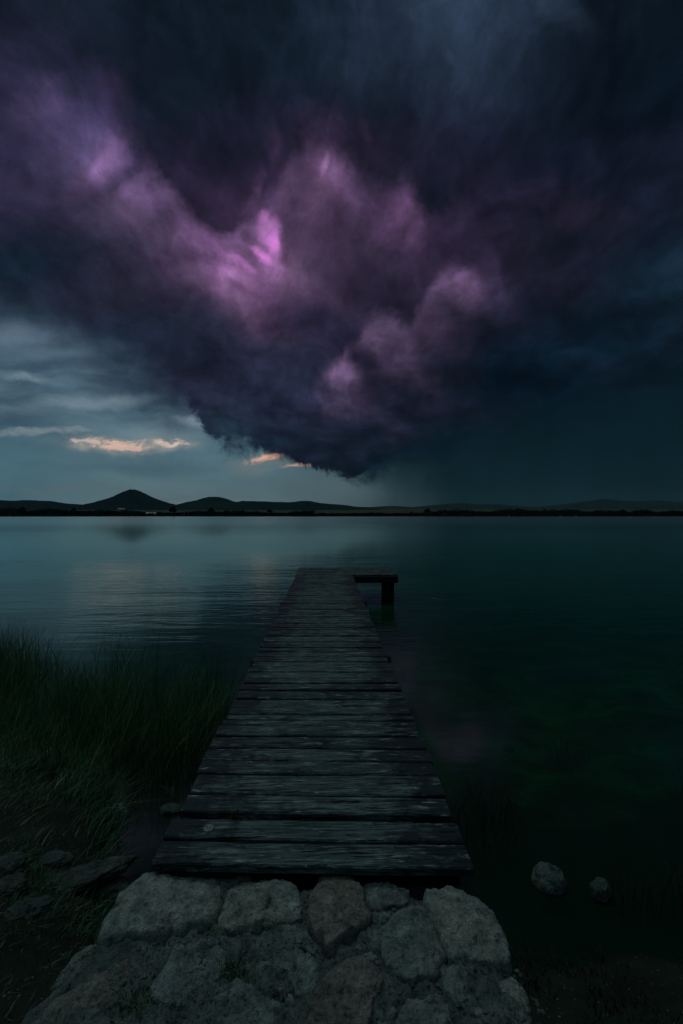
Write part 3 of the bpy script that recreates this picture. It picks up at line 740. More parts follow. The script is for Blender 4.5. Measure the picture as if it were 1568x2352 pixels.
def boat(px, L, rz, label):
    d_ = float(shore_y(np.array([far(px, 1180, 650)[0]]))[0]) - 12; x = far(px, 1180, d_)[0]
    root = tag(empty('rowing_boat', (x, d_, -.05), rz), label, 'boat', 'white boats at the far shore')
    V = []; Fc = []; n = 14
    for i in range(n):
        t_ = i / (n - 1) * 2 - 1; w = L * .17 * math.sqrt(max(0, 1 - abs(t_) ** 3)) + .02; sh = .55 + .25 * t_ * t_
        V += [(t_*L/2, -w, sh), (t_*L/2*.95, -w*.6, 0), (t_*L/2*.95, w*.6, 0), (t_*L/2, w, sh)]
    for i in range(n - 1):
        for j in range(3): k = i * 4 + j; Fc.append((k, k + 4, k + 5, k + 1))
    mesh('hull', V, Fc, HULL, root, False)
    for t_ in (-.22, .2):
        V = []; Fc = []; box(V, Fc, t_*L - .15, t_*L + .15, -L*.14, L*.14, .38, .43); mesh('bench', V, Fc, BENCH, root, False)
boat(1167, 4.5, .3, 'tiny white boat on the water before the far right wood, brightest of the specks')
boat(1287, 5, -.2, 'tiny white boat close to the shore, middle one of the far right specks')
boat(1320, 6, .1, 'tiny white boat close to the shore, rightmost of the far right specks')

# ------------------------------------------------------------------ jetty
XL, XR = -0.811, 0.688
jet = tag(empty('wooden_jetty', (0, 2.1, 0)), 'long weathered plank jetty running out from the stone landing to a side platform', 'jetty')
JO = (0, 2.1, 0)
def plank(V, Fc, x0, x1, y0, y1, zt, th, seg=10, r_=random, skew=0.0, ragged=.006, axis=0):
    """one board with slightly worn, uneven edges and rounded arrises; runs along x"""
    k = len(V); tilt = r_.uniform(-.0035, .0035); bow = r_.uniform(-.004, .003); ph = r_.uniform(0, 9)
    prof = [(0, -th), (0, -.008), (.006, 0), (.5, .0014), (.994, 0), (1, -.008), (1, -th)]
    w = y1 - y0
    for i in range(seg + 1):
        t_ = i / seg; x = x0 + (x1 - x0) * t_
        e0 = ragged * mnoise.noise(Vector((x * 3.5 + ph, 1.3, ph))) ; e1 = ragged * mnoise.noise(Vector((x * 3.5, 7.3, ph)))
        zc = zt + tilt * (t_ - .5) * 2 + bow * (1 - (2 * t_ - 1) ** 2)
        for j, (p, dz) in enumerate(prof):
            if p in (.006, .994): yy = (y0 + e0 + .006) if p < .5 else (y1 + e1 - .006)
            else: yy = y0 + e0 + (w + e1 - e0) * p
            cup = .002 * mnoise.noise(Vector((x * 5, yy * 20, ph)))
            V.append((x, yy + skew * (t_ - .5), zc + dz + cup))
    m_ = len(prof)
    for i in range(seg):
        for j in range(m_ - 1): a = k + i * m_ + j; Fc.append((a, a + m_, a + m_ + 1, a + 1))
        a = k + i * m_; Fc.append((a, a + m_ - 1, a + 2 * m_ - 1, a + m_))
    Fc.append(tuple(k + j for j in range(m_))); Fc.append(tuple(k + seg * m_ + m_ - 1 - j for j in range(m_)))
edges_y = [2.115, 2.272, 2.445, 2.63, 2.845, 3.0, 3.165, 3.335, 3.50, 3.60, 3.70, 3.84, 4.01, 4.20]
gaps = {0: .0, 1: .013, 2: .042, 3: .022, 4: .015, 5: .014, 6: .016, 7: .022}
r1 = random.Random(5)
while edges_y[-1] < 12.10: edges_y.append(edges_y[-1] + r1.choice([.095, .12, .14, .15, .17, .18]))
V = []; Fc = []; gprev = .01
for i in range(len(edges_y) - 1):
    g0 = gaps.get(i, gprev); g1 = gaps.get(i + 1, r1.choice([.008, .012, .016, .024, .034])); gprev = g1
    plank(V, Fc, XL + .004 + r1.uniform(-.012, .016), XR - .004 + r1.uniform(-.016, .012), edges_y[i] + g0 * .5 + (.003 if g0 < .03 else .008), edges_y[i + 1] - g1 * .5, DECK + r1.uniform(-.006, .004), .038, 14, r1, -.035 - .045 * math.exp(-(edges_y[i] - 2.1) / 3.0) + r1.uniform(-.006, .004))
Y_END = edges_y[-1]
mesh('deck', V, Fc, WOOD, jet, False, JO)
V = []; Fc = []; y = Y_END + .010
while y < 13.92:
    w = r1.choice([.15, .17, .18]); plank(V, Fc, XL - .01 + r1.uniform(-.02, .02), 1.915 + r1.uniform(-.05, .02), y, min(y + w - .010, 13.95), DECK + .002 + r1.uniform(-.005, .005), .038, 14, r1)
    y += w
mesh('platform_deck', V, Fc, WOODP, jet, False, JO)
def beam(x0, x1, y0, y1, z0, z1, name='beam'):
    V = []; Fc = []; box(V, Fc, x0, x1, y0, y1, z0, z1)
    o = mesh(name, V, Fc, WOODD, jet, False, JO); 
    bv = o.modifiers.new('bevel', 'BEVEL'); bv.width = .008; bv.segments = 2
    return o
zt = DECK - .041
beam(XL + .06, XL + .18, 2.2, 13.85, zt - .16, zt); beam(XR - .18, XR - .06, 2.2, 13.85, zt - .161, zt - .001)
beam(XR + .02, 1.90, 12.14, 12.26, zt - .170, zt - .002); beam(XR + .02, 1.90, 13.76, 13.88, zt - .170, zt - .002)
beam(1.79, 1.90, 12.265, 13.755, zt - .167, zt - .003)
beam(XL + .05, XR - .05, 2.165, 2.23, zt - .12, zt - .004, 'end_beam')
for yy in (5.2, 8.6, 12.28):
    beam(XL - .02, XR + .01, yy, yy + .12, zt - .30, zt - .165, 'cross_beam')
def post(x, y, r_, top, z0=-2.2, sides=14):
    V = []; Fc = []; ph = random.uniform(0, 9); L = 16
    for i in range(L + 1):
        z = z0 + (top - z0) * i / L
        for j in range(sides):
            a = 2 * math.pi * j / sides; rr = r_ * (1 + .10 * mnoise.noise(Vector((math.cos(a) * 1.2 + ph, math.sin(a) * 1.2, z * 1.5)))) * (1.05 - .05 * i / L)
            V.append((x + rr * math.cos(a) + .012 * mnoise.noise(Vector((ph, z, 0))), y + rr * math.sin(a), z))
    for i in range(L):
        for j in range(sides): Fc.append((i*sides+j, i*sides+(j+1)%sides, (i+1)*sides+(j+1)%sides, (i+1)*sides+j))
    Fc.append(tuple(L * sides + j for j in range(sides)))
    mesh('post', V, Fc, WOODD, jet, True, JO)
for yy in (5.34, 8.74): post(XL + .0, yy, .075, zt - .02); post(XR - .0, yy, .075, zt - .02)
post(XL + .09, 12.5, .08, zt - .17); post(XR - .1, 12.5, .08, zt - .17); post(XL + .09, 13.6, .08, zt - .17)
post(1.57, 12.36, .090, zt - .03); post(1.765, 12.40, .062, zt - .03); post(1.82, 13.6, .085, zt - .17)
beam(1.64, 1.72, 12.36, 12.42, .30, .36, 'brace'); beam(1.50, 1.86, 12.27, 12.45, zt - .20, zt - .173, 'bearer')
# bolt head with its washer near the left edge of the second board
def ring(rads, sides=28, c=(0, 0, 0)):
    V = []; Fc = []
    for (r_, z) in rads:
        for j in range(sides): a = 2*math.pi*j/sides; V.append((c[0]+r_*math.cos(a), c[1]+r_*math.sin(a), c[2]+z))
    for i in range(len(rads) - 1):
        for j in range(sides): Fc.append((i*sides+j, i*sides+(j+1)%sides, (i+1)*sides+(j+1)%sides, (i+1)*sides+j))
    Fc.append(tuple((len(rads)-1)*sides + j for j in range(sides))); return V, Fc
def mat_metal():
    m, t, b = material('corroded_iron'); n = t.noise(pos_co(t), 160, 5, .7)
    t.l.new(t.ramp(n, [(.35, (.02, .024, .024, 1)), (.55, (.16, .18, .17, 1)), (.7, (.42, .45, .42, 1))]), b.inputs['Base Color'])
    b.inputs['Metallic'].default_value = .4; b.inputs['Roughness'].default_value = .6; bump(t, b, n, .6, .004); return m
IRON = mat_metal()
bp_ = at(480, 1903, DECK)
V, Fc = ring([(.026, -.004), (.026, .0035), (.0215, .0045), (.0205, .002), (.0165, .002), (.0155, .006), (.011, .0065), (.0105, .003), (.0075, .003), (.006, .011), (.002, .012)], 28, (bp_[0], bp_[1], DECK + .001))
mesh('bolt', V, Fc, IRON, jet, True, JO)

# ------------------------------------------------------------------ stone landing
ZT = DECK - .07
def c2(x, y): return ((x / 2.24) * .875, (y / 2.24 + 2150) * .875)
def c3(x, y): return ((x / 1.742 + 500) * .875, (y / 1.742 + 2200) * .875)
pier = tag(empty('stone_landing', (0, 1.6, 0)), 'rough mortared rubble stone landing at the near end of the jetty', 'stone pier')
PO = (0, 1.6, 0)
def stone(poly, zt, mat, dome=.02, label=None, deep=.34, seed=0, amp=.02, name='stone', parent=pier, off=PO, tiltx=0.0):
    P = np.array([at(px, py, zt)[:2] for px, py in poly])
    c_ = P.mean(0); NP, NR = 120, 26
    P2 = np.vstack([P, P[:1]]); seg = np.hypot(*(P2[1:] - P2[:-1]).T); cum = np.r_[0, np.cumsum(seg)]
    s_ = np.linspace(0, cum[-1], NP, endpoint=False)
    O = np.stack([np.interp(s_, cum, P2[:, 0]), np.interp(s_, cum, P2[:, 1])], -1)
    for _ in range(3): O = (np.roll(O, 1, 0) + 2 * O + np.roll(O, -1, 0)) / 4
    O = c_ + (O - c_) * 1.045
    size = math.sqrt(max(.0004, abs(np.sum(P[:, 0] * np.roll(P[:, 1], 1) - P[:, 1] * np.roll(P[:, 0], 1)) / 2)))
    V = []
    rf_ = random.Random(int(seed * 10) + 1); a0_ = rf_.uniform(0, 6.28)
    facets = []
    for k_ in range(4):
        a_ = a0_ + k_ * 1.57 + rf_.uniform(-.5, .5); facets.append((math.cos(a_), math.sin(a_), rf_.uniform(.08, .42), rf_.uniform(.05, .34) * size))
    prof = []
    for i in range(8): t_ = i / 8; prof.append((1.0 - .05 * (1 - t_), -deep + (deep - .045 * size * 2) * t_))
    for i in range(NR + 1):
        t_ = i / NR
        rr = (1 - t_)
        edge_ = 1 - rr
        zz = -.045 * size * 2 * max(0, 1 - edge_ / .09) ** 1.6 + dome * (1 - rr * rr)
        prof.append((rr, zz))
    for pi_, (rr, zz) in enumerate(prof):
        for q in O:
            d = q - c_; x, y = c_ + d * rr
            z = zt + zz + tiltx * (x - c_[0])
            p = (x, y, z)
            for (fx_, fy_, fs_, fo_) in facets:
                z = min(z, zt + tiltx * (x - c_[0]) + dome - fs_ * max(0.0, (x - c_[0]) * fx_ + (y - c_[1]) * fy_ - fo_)) if rr < .97 else z
            big = fbm(p, 5.5, 3, seed); mid = fbm(p, 16, 4, seed + 5); fin = fbm(p, 60, 3, seed + 9)
            rdg = 1 - abs(fbm(p, 9, 3, seed + 3))
            disp = amp * (.34 * big + .30 * mid + .24 * fin) - amp * 1.6 * max(0, rdg - .93) * 3
            side = 1 if rr > .93 else rr / .93
            nrm = d / (np.linalg.norm(d) + 1e-6)
            V.append((x + nrm[0] * disp * side * .9 + amp * .2 * fin, y + nrm[1] * disp * side * .9, z + disp * (1.0 if rr < .97 else .5)))
    m_ = len(prof); Fc = []
    for i in range(m_ - 1):
        for j in range(NP): Fc.append((i*NP+j, i*NP+(j+1)%NP, (i+1)*NP+(j+1)%NP, (i+1)*NP+j))
    o = mesh(name, V, Fc, mat, parent, True, off)
    if label: o['label'] = label
    return o
stones = [
 ([c2(*p) for p in [(590,690),(620,560),(700,430),(790,350),(900,310),(1130,290),(1270,290),(1300,480),(1280,530),(1200,590),(1000,650),(850,660),(700,680)]], 0, STONE, .03, None),
 ([c3(*p) for p in [(190,200),(250,180),(330,175),(450,190),(500,240),(500,340),(430,350),(300,390),(230,405),(140,390),(130,340),(160,260)]], -.005, STONE, .02, None),
 ([c3(*p) for p in [(180,160),(240,135),(315,135),(320,165),(250,185),(190,205),(165,190)]], -.02, STONED, .01, None),
 ([c3(*p) for p in [(600,140),(750,170),(775,210),(800,290),(825,330),(790,380),(700,430),(640,480),(610,460),(590,430),(545,390),(550,260),(580,200)]], .0, STONEW, .018, 'reddish brown upright stone at the middle of the landing edge'),
 ([c3(*p) for p in [(780,200),(880,205),(1000,240),(985,290),(860,320),(810,290)]], -.02, STONED, .015, None),
 ([c3(*p) for p in [(1070,240),(1180,210),(1300,260),(1390,340),(1420,400),(1455,520),(1450,570),(1300,560),(1180,525),(1125,400),(1070,300)]], .0, STONE, .03, None),
 ([c3(*p) for p in [(855,400),(960,325),(1058,300),(1110,400),(1165,520),(1130,600),(1000,640),(920,620),(880,540),(850,440)]], -.01, STONED, .02, None),
 ([c3(*p) for p in [(852,345),(905,325),(925,370),(865,395)]], -.02, STONED, .01, None),
 ([c3(*p) for p in [(650,600),(720,550),(800,555),(850,590),(880,650),(840,740),(820,860),(530,870),(545,740),(600,640)]], -.01, STONEW, .02, 'warm grey stone in the middle of the landing'),
 ([c3(*p) for p in [(280,580),(330,490),(430,460),(560,540),(600,610),(560,690),(480,760),(380,700),(350,620)]], -.03, STONED, .01, None),
 ([c2(*p) for p in [(890,980),(960,880),(1040,720),(1230,700),(1330,780),(1330,880),(1240,980),(1150,1020),(1040,1100),(960,1090),(900,1040)]], -.03, STONED, .02, None),
 ([c2(*p) for p in [(190,1110),(400,940),(560,870),(800,790),(885,800),(870,870),(790,940),(720,1040),(680,1200),(500,1300),(160,1300)]], -.05, STONEW, .03, None),
 ([c2(*p) for p in [(310,975),(400,870),(440,800),(540,750),(600,740),(700,700),(740,760),(600,830),(520,880)]], -.06, STONED, .02, None),
 ([c3(*p) for p in [(120,690),(200,650),(260,660),(340,720),(470,760),(480,860),(300,920),(90,880)]], -.03, STONED, .02, None),
 ([c3(*p) for p in [(1140,600),(1230,575),(1310,640),(1300,720),(1230,750),(1160,690)]], -.03, STONED, .015, None),
 ([c3(*p) for p in [(1320,660),(1400,640),(1480,650),(1530,720),(1560,850),(1600,960),(1520,860),(1420,745),(1330,720)]], -.06, STONE, .03, None),
 ([c3(*p) for p in [(1245,800),(1330,735),(1430,760),(1530,870),(1560,980),(1300,990),(1230,880)]], -.05, STONE, .02, None),
 ([c3(*p) for p in [(960,770),(1130,705),(1210,770),(1225,870),(1180,960),(960,960),(930,860)]], -.04, STONED, .02, None),
 ([c3(*p) for p in [(865,715),(915,705),(935,780),(905,880),(845,870)]], -.04, STONED, .01, None),
 ([c3(*p) for p in [(1175,535),(1300,570),(1440,590),(1465,630),(1320,640),(1240,570)]], -.06, STONED, .01, None),
 ([c3(*p) for p in [(385,400),(490,390),(540,430),(580,470),(570,520),(480,480),(400,450)]], -.035, STONED, .01, None),
 ([c3(*p) for p in [(740,500),(800,440),(850,420),(870,520),(850,575),(790,545)]], -.035, STONED, .01, None),
]
for i, (poly, dz, mt, dome, lb) in enumerate(stones):
    stone(poly, ZT + dz, mt, dome, lb, seed=i * 3.1)
# stones of the landing nearer than the picture's lower edge
r2 = random.Random(3)
for iy, yy in enumerate((1.12, .78, .44)):
    for ix in range(5):
        cx, cy = -.72 + ix * .36 + r2.uniform(-.04, .04), yy + r2.uniform(-.03, .03)
        V = []; 
        poly = []
        for k in range(9):
            a = -k / 9 * 2 * math.pi; x = cx + math.cos(a) * .165 * r2.uniform(.85, 1.08); y = cy + math.sin(a) * .155 * r2.uniform(.85, 1.08)
            d = Vector((x, y, ZT - .03)) - Vector((0, 0, CAM_H))
            # back to picture units so the same builder can be used
            c, s = math.cos(-YAW), math.sin(-YAW); dx, dy_ = d.x * c - d.y * s, d.x * s + d.y * c
            c, s = math.cos(-PITCH), math.sin(-PITCH); dy2, dz2 = dy_ * c - d.z * s, dy_ * s + d.z * c
            poly.append((784 + F * dx / dy2, 1176 - F * dz2 / dy2))
        stone(poly, ZT - .03, r2.choice([STONE, STONED, STONEW]), .02, None, seed=90 + iy * 7 + ix)
# mortar and rubble core
def core():
    back = [c2(700, 470), c2(850, 330), c2(1130, 300), c2(1290, 330), c3(150, 170), c3(330, 190), c3(490, 240), c3(520, 225), c3(560, 215), c3(700, 200), c3(860, 215), c3(1000, 245), c3(1100, 250), c3(1290, 280), c3(1390, 370)]
    right = [c3(1440, 560), c3(1465, 640), c3(1530, 760), c3(1590, 900)]
    left = [c2(150, 1160), c2(340, 980), c2(440, 840), c2(600, 700)]
    P = [at(x, y, ZT - .03)[:2] for x, y in back + right] + [(.95, 1.1), (1.0, .3), (-1.0, .3), (-1.08, 1.1)] + [at(x, y, ZT - .06)[:2] for x, y in left]
    P = np.array(P); c_ = np.array([0., 1.45]); NP, NR = 360, 90
    P2 = np.vstack([P, P[:1]]); seg = np.hypot(*(P2[1:] - P2[:-1]).T); cum = np.r_[0, np.cumsum(seg)]
    s_ = np.linspace(0, cum[-1], NP, endpoint=False); O = np.stack([np.interp(s_, cum, P2[:, 0]), np.interp(s_, cum, P2[:, 1])], -1)
    V = []
    for i in range(10):
        t_ = i / 10; V += [(q[0] * (1.06 - .06 * t_), 1.45 + (q[1] - 1.45) * (1.0 if q[1] > 1.45 else 1.0), -.3 + (ZT - .08 + .3) * t_ + .0) for q in O]
        V[-NP:] = [(x + .03 * fbm((x, y, z), 7, 4), y + (.03 * fbm((x, y, z + 4), 7, 4) if y < 2 else -abs(.02 * fbm((x, y, z + 4), 7, 4))), z) for x, y, z in V[-NP:]]
    for i in range(NR + 1):
        rr = 1 - i / NR
        for q in O:
            x, y = c_ + (q - c_) * rr
            e_ = max(0, (rr - .95) / .05)
            z = ZT - .036 - .03 * e_ ** 2 + .026 * fbm((x, y, 0), 6, 3, 2) + .016 * fbm((x, y, 0), 24, 4, 8) + .008 * fbm((x, y, 0), 80, 3, 4)
            V.append((x, y, z))
    m_ = 10 + NR + 1; Fc = [(i*NP+j, i*NP+(j+1)%NP, (i+1)*NP+(j+1)%NP, (i+1)*NP+j) for i in range(m_ - 1) for j in range(NP)]
    mesh('mortar', V, Fc, MORTAR, pier, True, PO)
    return P
CORE = core()
# grit and chips lying in the joints: part of the landing, uncountable
def pebbles(n, area, zf, smin, smax, seed, name, mat, parent=None, off=(0, 0, 0)):
    r_ = np.random.default_rng(seed); V = []; Fc = []
    base = np.array([(1,0,0),(-1,0,0),(0,1,0),(0,-1,0),(0,0,1),(0,0,-1),(.6,.6,.5),(-.6,.6,.5),(.6,-.6,.5),(-.6,-.6,.5)], float)
    tri = [(4,0,6),(4,6,2),(4,2,7),(4,7,1),(4,1,9),(4,9,3),(4,3,8),(4,8,0),(0,2,6),(2,1,7),(1,3,9),(3,0,8),(5,2,0),(5,1,2),(5,3,1),(5,0,3)]
    i = 0
    while i < n:
        x, y = area(r_)
        z = zf(x, y)
        if z is None: continue
        s_ = smin + (smax - smin) * r_.random() ** 3; a = r_.random() * 6.28; c, s = math.cos(a), math.sin(a)
        q = base * np.array([1, r_.uniform(.6, 1), r_.uniform(.4, .8)]) * s_ * r_.uniform(.75, 1.2, (10, 1))
        q = np.stack([q[:, 0] * c - q[:, 1] * s + x, q[:, 0] * s + q[:, 1] * c + y, q[:, 2] + z], -1)
        k = len(V); V += q.tolist(); Fc += [(k + a_, k + b_, k + c_) for a_, b_, c_ in tri]; i += 1
    o = mesh(name, V, Fc, mat, parent, False, off); o['kind'] = 'stuff'; return o
def core_z(x, y):
    if not (-.9 < x < .85): return None
    if y > 2.10 - max(0, x - .3) * .55 or abs(x + .05) > .72 + (2.1 - y) * .15: return None
    return ZT - .033 + .026 * fbm((x, y, 0), 6, 3, 2) + .016 * fbm((x, y, 0), 24, 4, 8)
pebbles(2600, lambda r_: (r_.uniform(-.9, .85), r_.uniform(1.2, 2.12)), core_z, .003, .012, 4, 'rubble', MORTAR, pier, PO)

# ------------------------------------------------------------------ loose rocks on the banks
def gz(x, y): return float(height(np.array([x]), np.array([y]))[0])
def rock(name, px, py, sx, sy, sz, label, mat, seed, zlev=None, rz=0.0, group=None, sink=.35, jag=.16):
    z = .2 if zlev is None else zlev
    x, y, _ = at(px, py, z)
    if zlev is None:
        for _ in range(6): z = gz(x, y); x, y, _ = at(px, py, z)
    V = []; Fc = []; NA, NB = 72, 40
    for i in range(NB + 1):
        th = math.pi * i / NB
        for j in range(NA):
            ph = 2 * math.pi * j / NA; d = Vector((math.sin(th) * math.cos(ph), math.sin(th) * math.sin(ph), math.cos(th)))
            r_ = 1 + jag * 1.3 * mnoise.noise(d * 1.5 + Vector((seed, 0, 0))) + jag * .55 * mnoise.fractal(d * 4 + Vector((0, seed, 0)), 1, 2, 4)
            cell = mnoise.cell(d * 1.9 + Vector((seed, seed, 0))); r_ += (cell - .5) * .03
            V.append((d.x * r_ * sx, d.y * r_ * sy, d.z * r_ * sz))
    for i in range(NB):
        for j in range(NA): Fc.append((i*NA+j, (i+1)*NA+j, (i+1)*NA+(j+1)%NA, i*NA+(j+1)%NA))
    o = mesh(name, V, Fc, mat); o.location = (x, y, z + sz * (1 - 2 * sink)); o.rotation_euler.z = rz
    return tag(o, label, 'rock', group)
GR = 'rocks on the bank beside the landing'
rock('rock', 14, 1998, .10, .09, .055, 'dark rounded rock on the left bank at the picture edge, above the flat grey one', ROCK, 1, group=GR)
rock('rock', 118, 1980, .12, .07, .035, 'low dark rock among the bank grass, just above the long slab', ROCKD, 2, group=GR, rz=.2)
rock('rock', 24, 2036, .10, .07, .035, 'flat grey rock at the left picture edge beside the long slab', ROCK, 3, group=GR)
rock('rock_slab', 170, 2030, .33, .10, .05, 'long low rock slab slanting across the bank left of the landing', ROCK, 4, rz=.50, group=GR, jag=.20)
rock('rock', 60, 2095, .12, .07, .035, 'broad dark rock below the long slab on the left bank', ROCKD, 5, rz=.4, group=GR, jag=.25)
rock('rock', 262, 2050, .10, .08, .06, 'dark mossy rock tucked between the long slab and the landing', ROCKD, 14, rz=.5, group=GR)
rock('rock', 270, 1868, .07, .055, .05, 'small pale grey rock at the grass edge beside the dark shallows', STONED, 6, group=GR, jag=.3)
rock('rock', 395, 1862, .09, .06, .035, 'dark wet rock in the shallows near the left side of the jetty', ROCKD, 7, zlev=0, group=GR)
rock('rock', 352, 1945, .07, .06, .055, 'small mossy stone close beside the jetty corner on the left', ROCKD, 8, group=GR)
rock('boulder', 1259, 2030, .105, .095, .095, 'smooth rounded grey boulder right of the jetty in dark shallows', mat_stone('boulder_stone', (.7, 1, .96), .1, 0, .60), 9, zlev=.0, group=GR, jag=.11, sink=.38)
rock('rock', 1378, 2052, .068, .05, .07, 'smaller angular greenish rock to the right of the rounded boulder', mat_stone('green_rock', (.6, 1, .8), .1, 0, .5), 10, zlev=.02, group=GR, rz=.4)
rock('rock', 1166, 1722, .06, .05, .04, 'small submerged rock showing dimly beyond the reeds on the right', ROCKD, 11, zlev=-.06, group=GR)

# ------------------------------------------------------------------ grasses
def blades(name, xy, z, hgt, wid, lean, mat, seed, seg=5, curl=.5, wind=(.5, .1), off=(0, 0, 0), parent=None):
    r_ = np.random.default_rng(seed); n = len(xy)
    xy = np.asarray(xy); z = np.asarray(z); hgt = np.asarray(hgt) * np.ones(n); wid = wid * (0.6 + .8 * r_.random(n))
    a = r_.random(n) * 2 * np.pi; dirx = np.cos(a) * lean + wind[0] * lean * .9; diry = np.sin(a) * lean + wind[1] * lean * .9
    dirx *= r_.random(n) * 1.3 + .15; diry *= r_.random(n) * 1.3 + .15
    b_ = r_.random(n) * np.pi; sxv = np.cos(b_) ; syv = np.sin(b_) * .6
    V = np.zeros((n, seg * 2 + 1, 3))
    cr = 1 + curl * r_.random(n)
    for k in range(seg + 1):
        t_ = k / seg; bend = t_ ** 2 * cr; up = t_ - .22 * bend * np.hypot(dirx, diry)
        cx = xy[:, 0] + dirx * hgt * bend; cy = xy[:, 1] + diry * hgt * bend; cz = z + hgt * up
        w = wid * (1 - t_ ** 1.7) * .5
        if k < seg:
            V[:, 2 * k, 0] = cx - sxv * w; V[:, 2 * k, 1] = cy - syv * w; V[:, 2 * k, 2] = cz
            V[:, 2 * k + 1, 0] = cx + sxv * w; V[:, 2 * k + 1, 1] = cy + syv * w; V[:, 2 * k + 1, 2] = cz
        else: V[:, 2 * k, 0] = cx; V[:, 2 * k, 1] = cy; V[:, 2 * k, 2] = cz
    m_ = seg * 2 + 1; base = (np.arange(n) * m_)[:, None]; faces = []
    for k in range(seg - 1):
        faces += (base + np.array([[2*k, 2*k+1, 2*k+3, 2*k+2]])).tolist()
    faces += (base + np.array([[2*seg-2, 2*seg-1, 2*seg]])).tolist()
    return mesh(name, V.reshape(-1, 3), faces, mat, parent, True, off)
r3 = np.random.default_rng(11)
def scatter(n, x0, x1, y0, y1, keep):
    out = np.zeros((0, 2))
    while len(out) < n:
        p = np.stack([r3.uniform(x0, x1, n * 2), r3.uniform(y0, y1, n * 2)], -1)
        out = np.vstack([out, p[keep(p[:, 0], p[:, 1])]])
    return out[:n]
# reeds in the shallows on the left
def reed_keep(X, Y):
    sd_ = signed_dist(X, Y); t_ = -sd_
    outer = 1.75 + .55 * vfbm(X, Y, .9, 51, 3) + np.clip((-X - 2.2) * .22, 0, .7)
    dens = vfbm(X, Y, 2.6, 55, 3)
    ok = (t_ > -.25) & (t_ < outer) & (X < -1.02 - .12 * r3.random(X.shape)) & (Y > 3.95 + .12 * r3.random(X.shape) + np.clip(X + 1.6, 0, 1) * .3)
    thin = r3.random(X.shape) < np.clip(1.25 - t_ / outer * .75 + dens * 1.3, .05, 1)
    return ok & thin
p = scatter(12500, -8.5, -1.0, 3.7, 10.0, reed_keep)
tt = -signed_dist(p[:, 0], p[:, 1])
hh = (.50 + .30 * r3.random(len(p))) * (1 + .5 * vfbm(p[:, 0], p[:, 1], .9, 60, 2)) * np.clip(.62 + tt * .55, .5, 1.0)
zz = np.minimum(height(p[:, 0], p[:, 1]), 0.25)
hh = hh - np.minimum(zz, 0) * .8
o = blades('reeds', p, zz, hh, .0075, .30, REED, 1, 6, .8, (.35, .0)); tag(o, 'tall dark green reeds standing in the shallows left of the jetty', 'reeds', kind='stuff')
# outer stragglers that rise alone against the bright water
p = scatter(260, -6.5, -1.2, 5.0, 8.0, lambda X, Y: (-signed_dist(X, Y) > 1.4) & (-signed_dist(X, Y) < 2.6) & (vfbm(X, Y, 1.8, 70, 3) > .12))
o = blades('reeds', p, height(p[:, 0], p[:, 1]), .55 + .5 * r3.random(len(p)) + .3, .0065, .22, REED, 2, 6, .8, (.2, .0)); tag(o, 'thin outermost reed stalks rising against the bright water', 'reeds', kind='stuff')
# turf on the left bank
def turf_keep(X, Y):
    sd_ = signed_dist(X, Y); return (sd_ > -.03) & (r3.random(X.shape) < np.clip(.60 + 1.5 * vfbm(X, Y, 2.2, 80, 3) + np.clip(Y - 2.9, -.8, .6) * .6, .05, 1)) & (X < -.95)
p = scatter(30000, -4.8, -.95, 1.5, 5.6, turf_keep)
hh = .02 + .055 * r3.random(len(p)) ** 1.5 * np.clip(p[:, 1] - 1.8, .35, 1.3) + .16 * np.clip(1 - signed_dist(p[:, 0], p[:, 1]) / .5, 0, 1) * np.clip((p[:, 1] - 2.9), 0, 1)
o = blades('grass', p, height(p[:, 0], p[:, 1]) - .005, hh, .006, .75, TURF, 3, 4, .9, (.7, .5)); tag(o, 'short rough dark grass covering the left bank', 'grass', kind='stuff')
# right bank and weeds
p = scatter(5200, .95, 4.6, 1.2, 3.2, lambda X, Y: (signed_dist(X, Y) > -.12) & (vfbm(X, Y, 1.7, 90, 3) > -.05))
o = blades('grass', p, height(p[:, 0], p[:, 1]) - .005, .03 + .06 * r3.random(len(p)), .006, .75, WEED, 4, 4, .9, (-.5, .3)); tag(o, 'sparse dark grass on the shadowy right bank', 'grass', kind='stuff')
p = scatter(900, .85, 4.2, 2.6, 5.6, lambda X, Y: (-signed_dist(X, Y) > .1) & (vfbm(X, Y, 1.3, 95, 3) > .18))
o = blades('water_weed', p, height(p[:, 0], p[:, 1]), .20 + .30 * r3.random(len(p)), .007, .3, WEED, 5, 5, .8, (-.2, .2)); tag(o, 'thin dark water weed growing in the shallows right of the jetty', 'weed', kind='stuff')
# litter and gravel of the shore
def gz_left(x, y): return gz(x, y) if gz(x, y) > -.01 else None
o = pebbles(2200, lambda r_: (r_.uniform(-3.6, 3.0), r_.uniform(1.3, 4.2)), gz_left, .002, .009, 8, 'gravel', ROCK); tag(o, 'scattered gravel and pale chips on both banks', 'gravel')

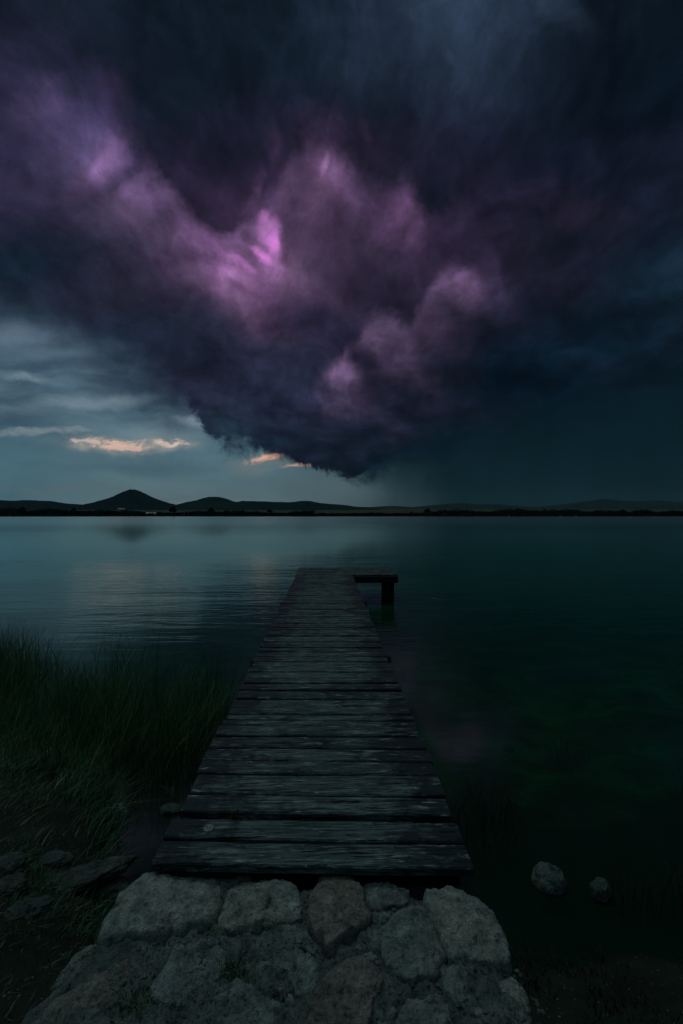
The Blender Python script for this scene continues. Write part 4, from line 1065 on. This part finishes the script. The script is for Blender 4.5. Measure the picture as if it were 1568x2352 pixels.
# tufts: on the deck and in the joints of the landing
def tuft(px, py, zlev, n, h, spread, label, seed, mat=FRESH, lean=.3, name='grass_tuft', w=.006, sx=1.0):
    x, y, _ = at(px, py, zlev); r_ = np.random.default_rng(seed)
    q = np.stack([r_.normal(0, spread * sx, n), r_.normal(0, spread * .6, n)], -1)
    o = blades(name, q, np.full(n, -.01), h * (.45 + .6 * r_.random(n)), w, lean, mat, seed, 5, .6, (0, .2))
    o.location = (x, y, zlev); return tag(o, label, 'grass tuft', 'grass tufts in the gaps and joints')
tuft(540, 1886, DECK - .03, 26, .115, .006, 'bright green upright grass tuft in the wide gap between the second and third boards', 21, w=.007, lean=.25)
tuft(548, 1890, DECK - .02, 24, .05, .03, 'low creeping sprouts spreading beside the upright grass tuft on the deck', 22, sx=1.6, lean=.9)
tuft(652, 1828, DECK - .025, 90, .028, .055, 'low mossy grass row in a deck gap just left of the middle', 23, sx=1.6, w=.004, lean=.7)['kind'] = 'stuff'
tuft(960, 1823, DECK - .02, 24, .075, .035, 'thin sparse grass in the deck gap near the right edge', 24, mat=TURF, lean=.6, w=.004)['kind'] = 'stuff'
tuft(385, 1826, DECK - .02, 14, .10, .03, 'thin pale grass wisps at the left deck edge', 25, mat=TURF, lean=.8, w=.0035)
for i, (cx_, cy_, n, h, sp, lb, mt) in enumerate([
    (c2(1320, 640)[0], c2(1320, 640)[1], 130, .045, .05, 'dark green grass patch in the joint below the two left back stones', TURF),
    (c2(1080, 670)[0], c2(1080, 670)[1], 110, .035, .06, 'strip of grass and moss under the biggest left stone', TURF),
    (c3(190, 600)[0], c3(190, 600)[1], 150, .045, .04, 'grass running down the joint left of the landing centre', TURF),
    (c3(280, 720)[0], c3(280, 720)[1], 200, .05, .045, 'thick dry grass clump among the lower stones of the landing', TURF),
    (c2(800, 1080)[0], c2(800, 1080)[1], 150, .045, .05, 'grass patch in the joint between the two lower left stones', TURF),
    (c2(560, 800)[0], c2(560, 800)[1], 40, .03, .03, 'small grass patch near the left edge of the landing', TURF)]):
    o = tuft(cx_, cy_, ZT - .035, n, h, sp, lb, 60 + i, mt, .8, w=.0045, sx=1.0); o['kind'] = 'stuff'; del o['group']
# floating twig, out on the right
tx, ty, _ = at(1005, 1377, 0)
V = []; Fc = []
for k in range(13):
    t_ = k / 12; r_ = .011 * (1 - t_ * .6)
    for j in range(6):
        a = j * math.pi / 3; V.append(((t_ - .5) * .42, .02 * math.sin(t_ * 7) + r_ * math.cos(a), .008 + .012 * math.sin(t_ * 5 + 1) + r_ * math.sin(a)))
Fc = [(k*6+j, k*6+(j+1)%6, (k+1)*6+(j+1)%6, (k+1)*6+j) for k in range(12) for j in range(6)]
for a0 in (0.25, .6):
    k0 = len(V)
    for k in range(5):
        t_ = k / 4; r_ = .006 * (1 - t_ * .7)
        for j in range(5): a = j * 1.2566; V.append(((a0 - .5) * .42 + .05 * t_, .02 * math.sin(a0 * 7) + r_ * math.cos(a), .01 + .07 * t_ + r_ * math.sin(a)))
    Fc += [(k0+k*5+j, k0+k*5+(j+1)%5, k0+(k+1)*5+(j+1)%5, k0+(k+1)*5+j) for k in range(4) for j in range(5)]
o = mesh('floating_twig', V, Fc, flat_mat('bleached_twig', (.13, .15, .14, 1))); o.location = (tx, ty, 0); tag(o, 'thin pale twig floating on the dark water right of the jetty platform', 'twig')
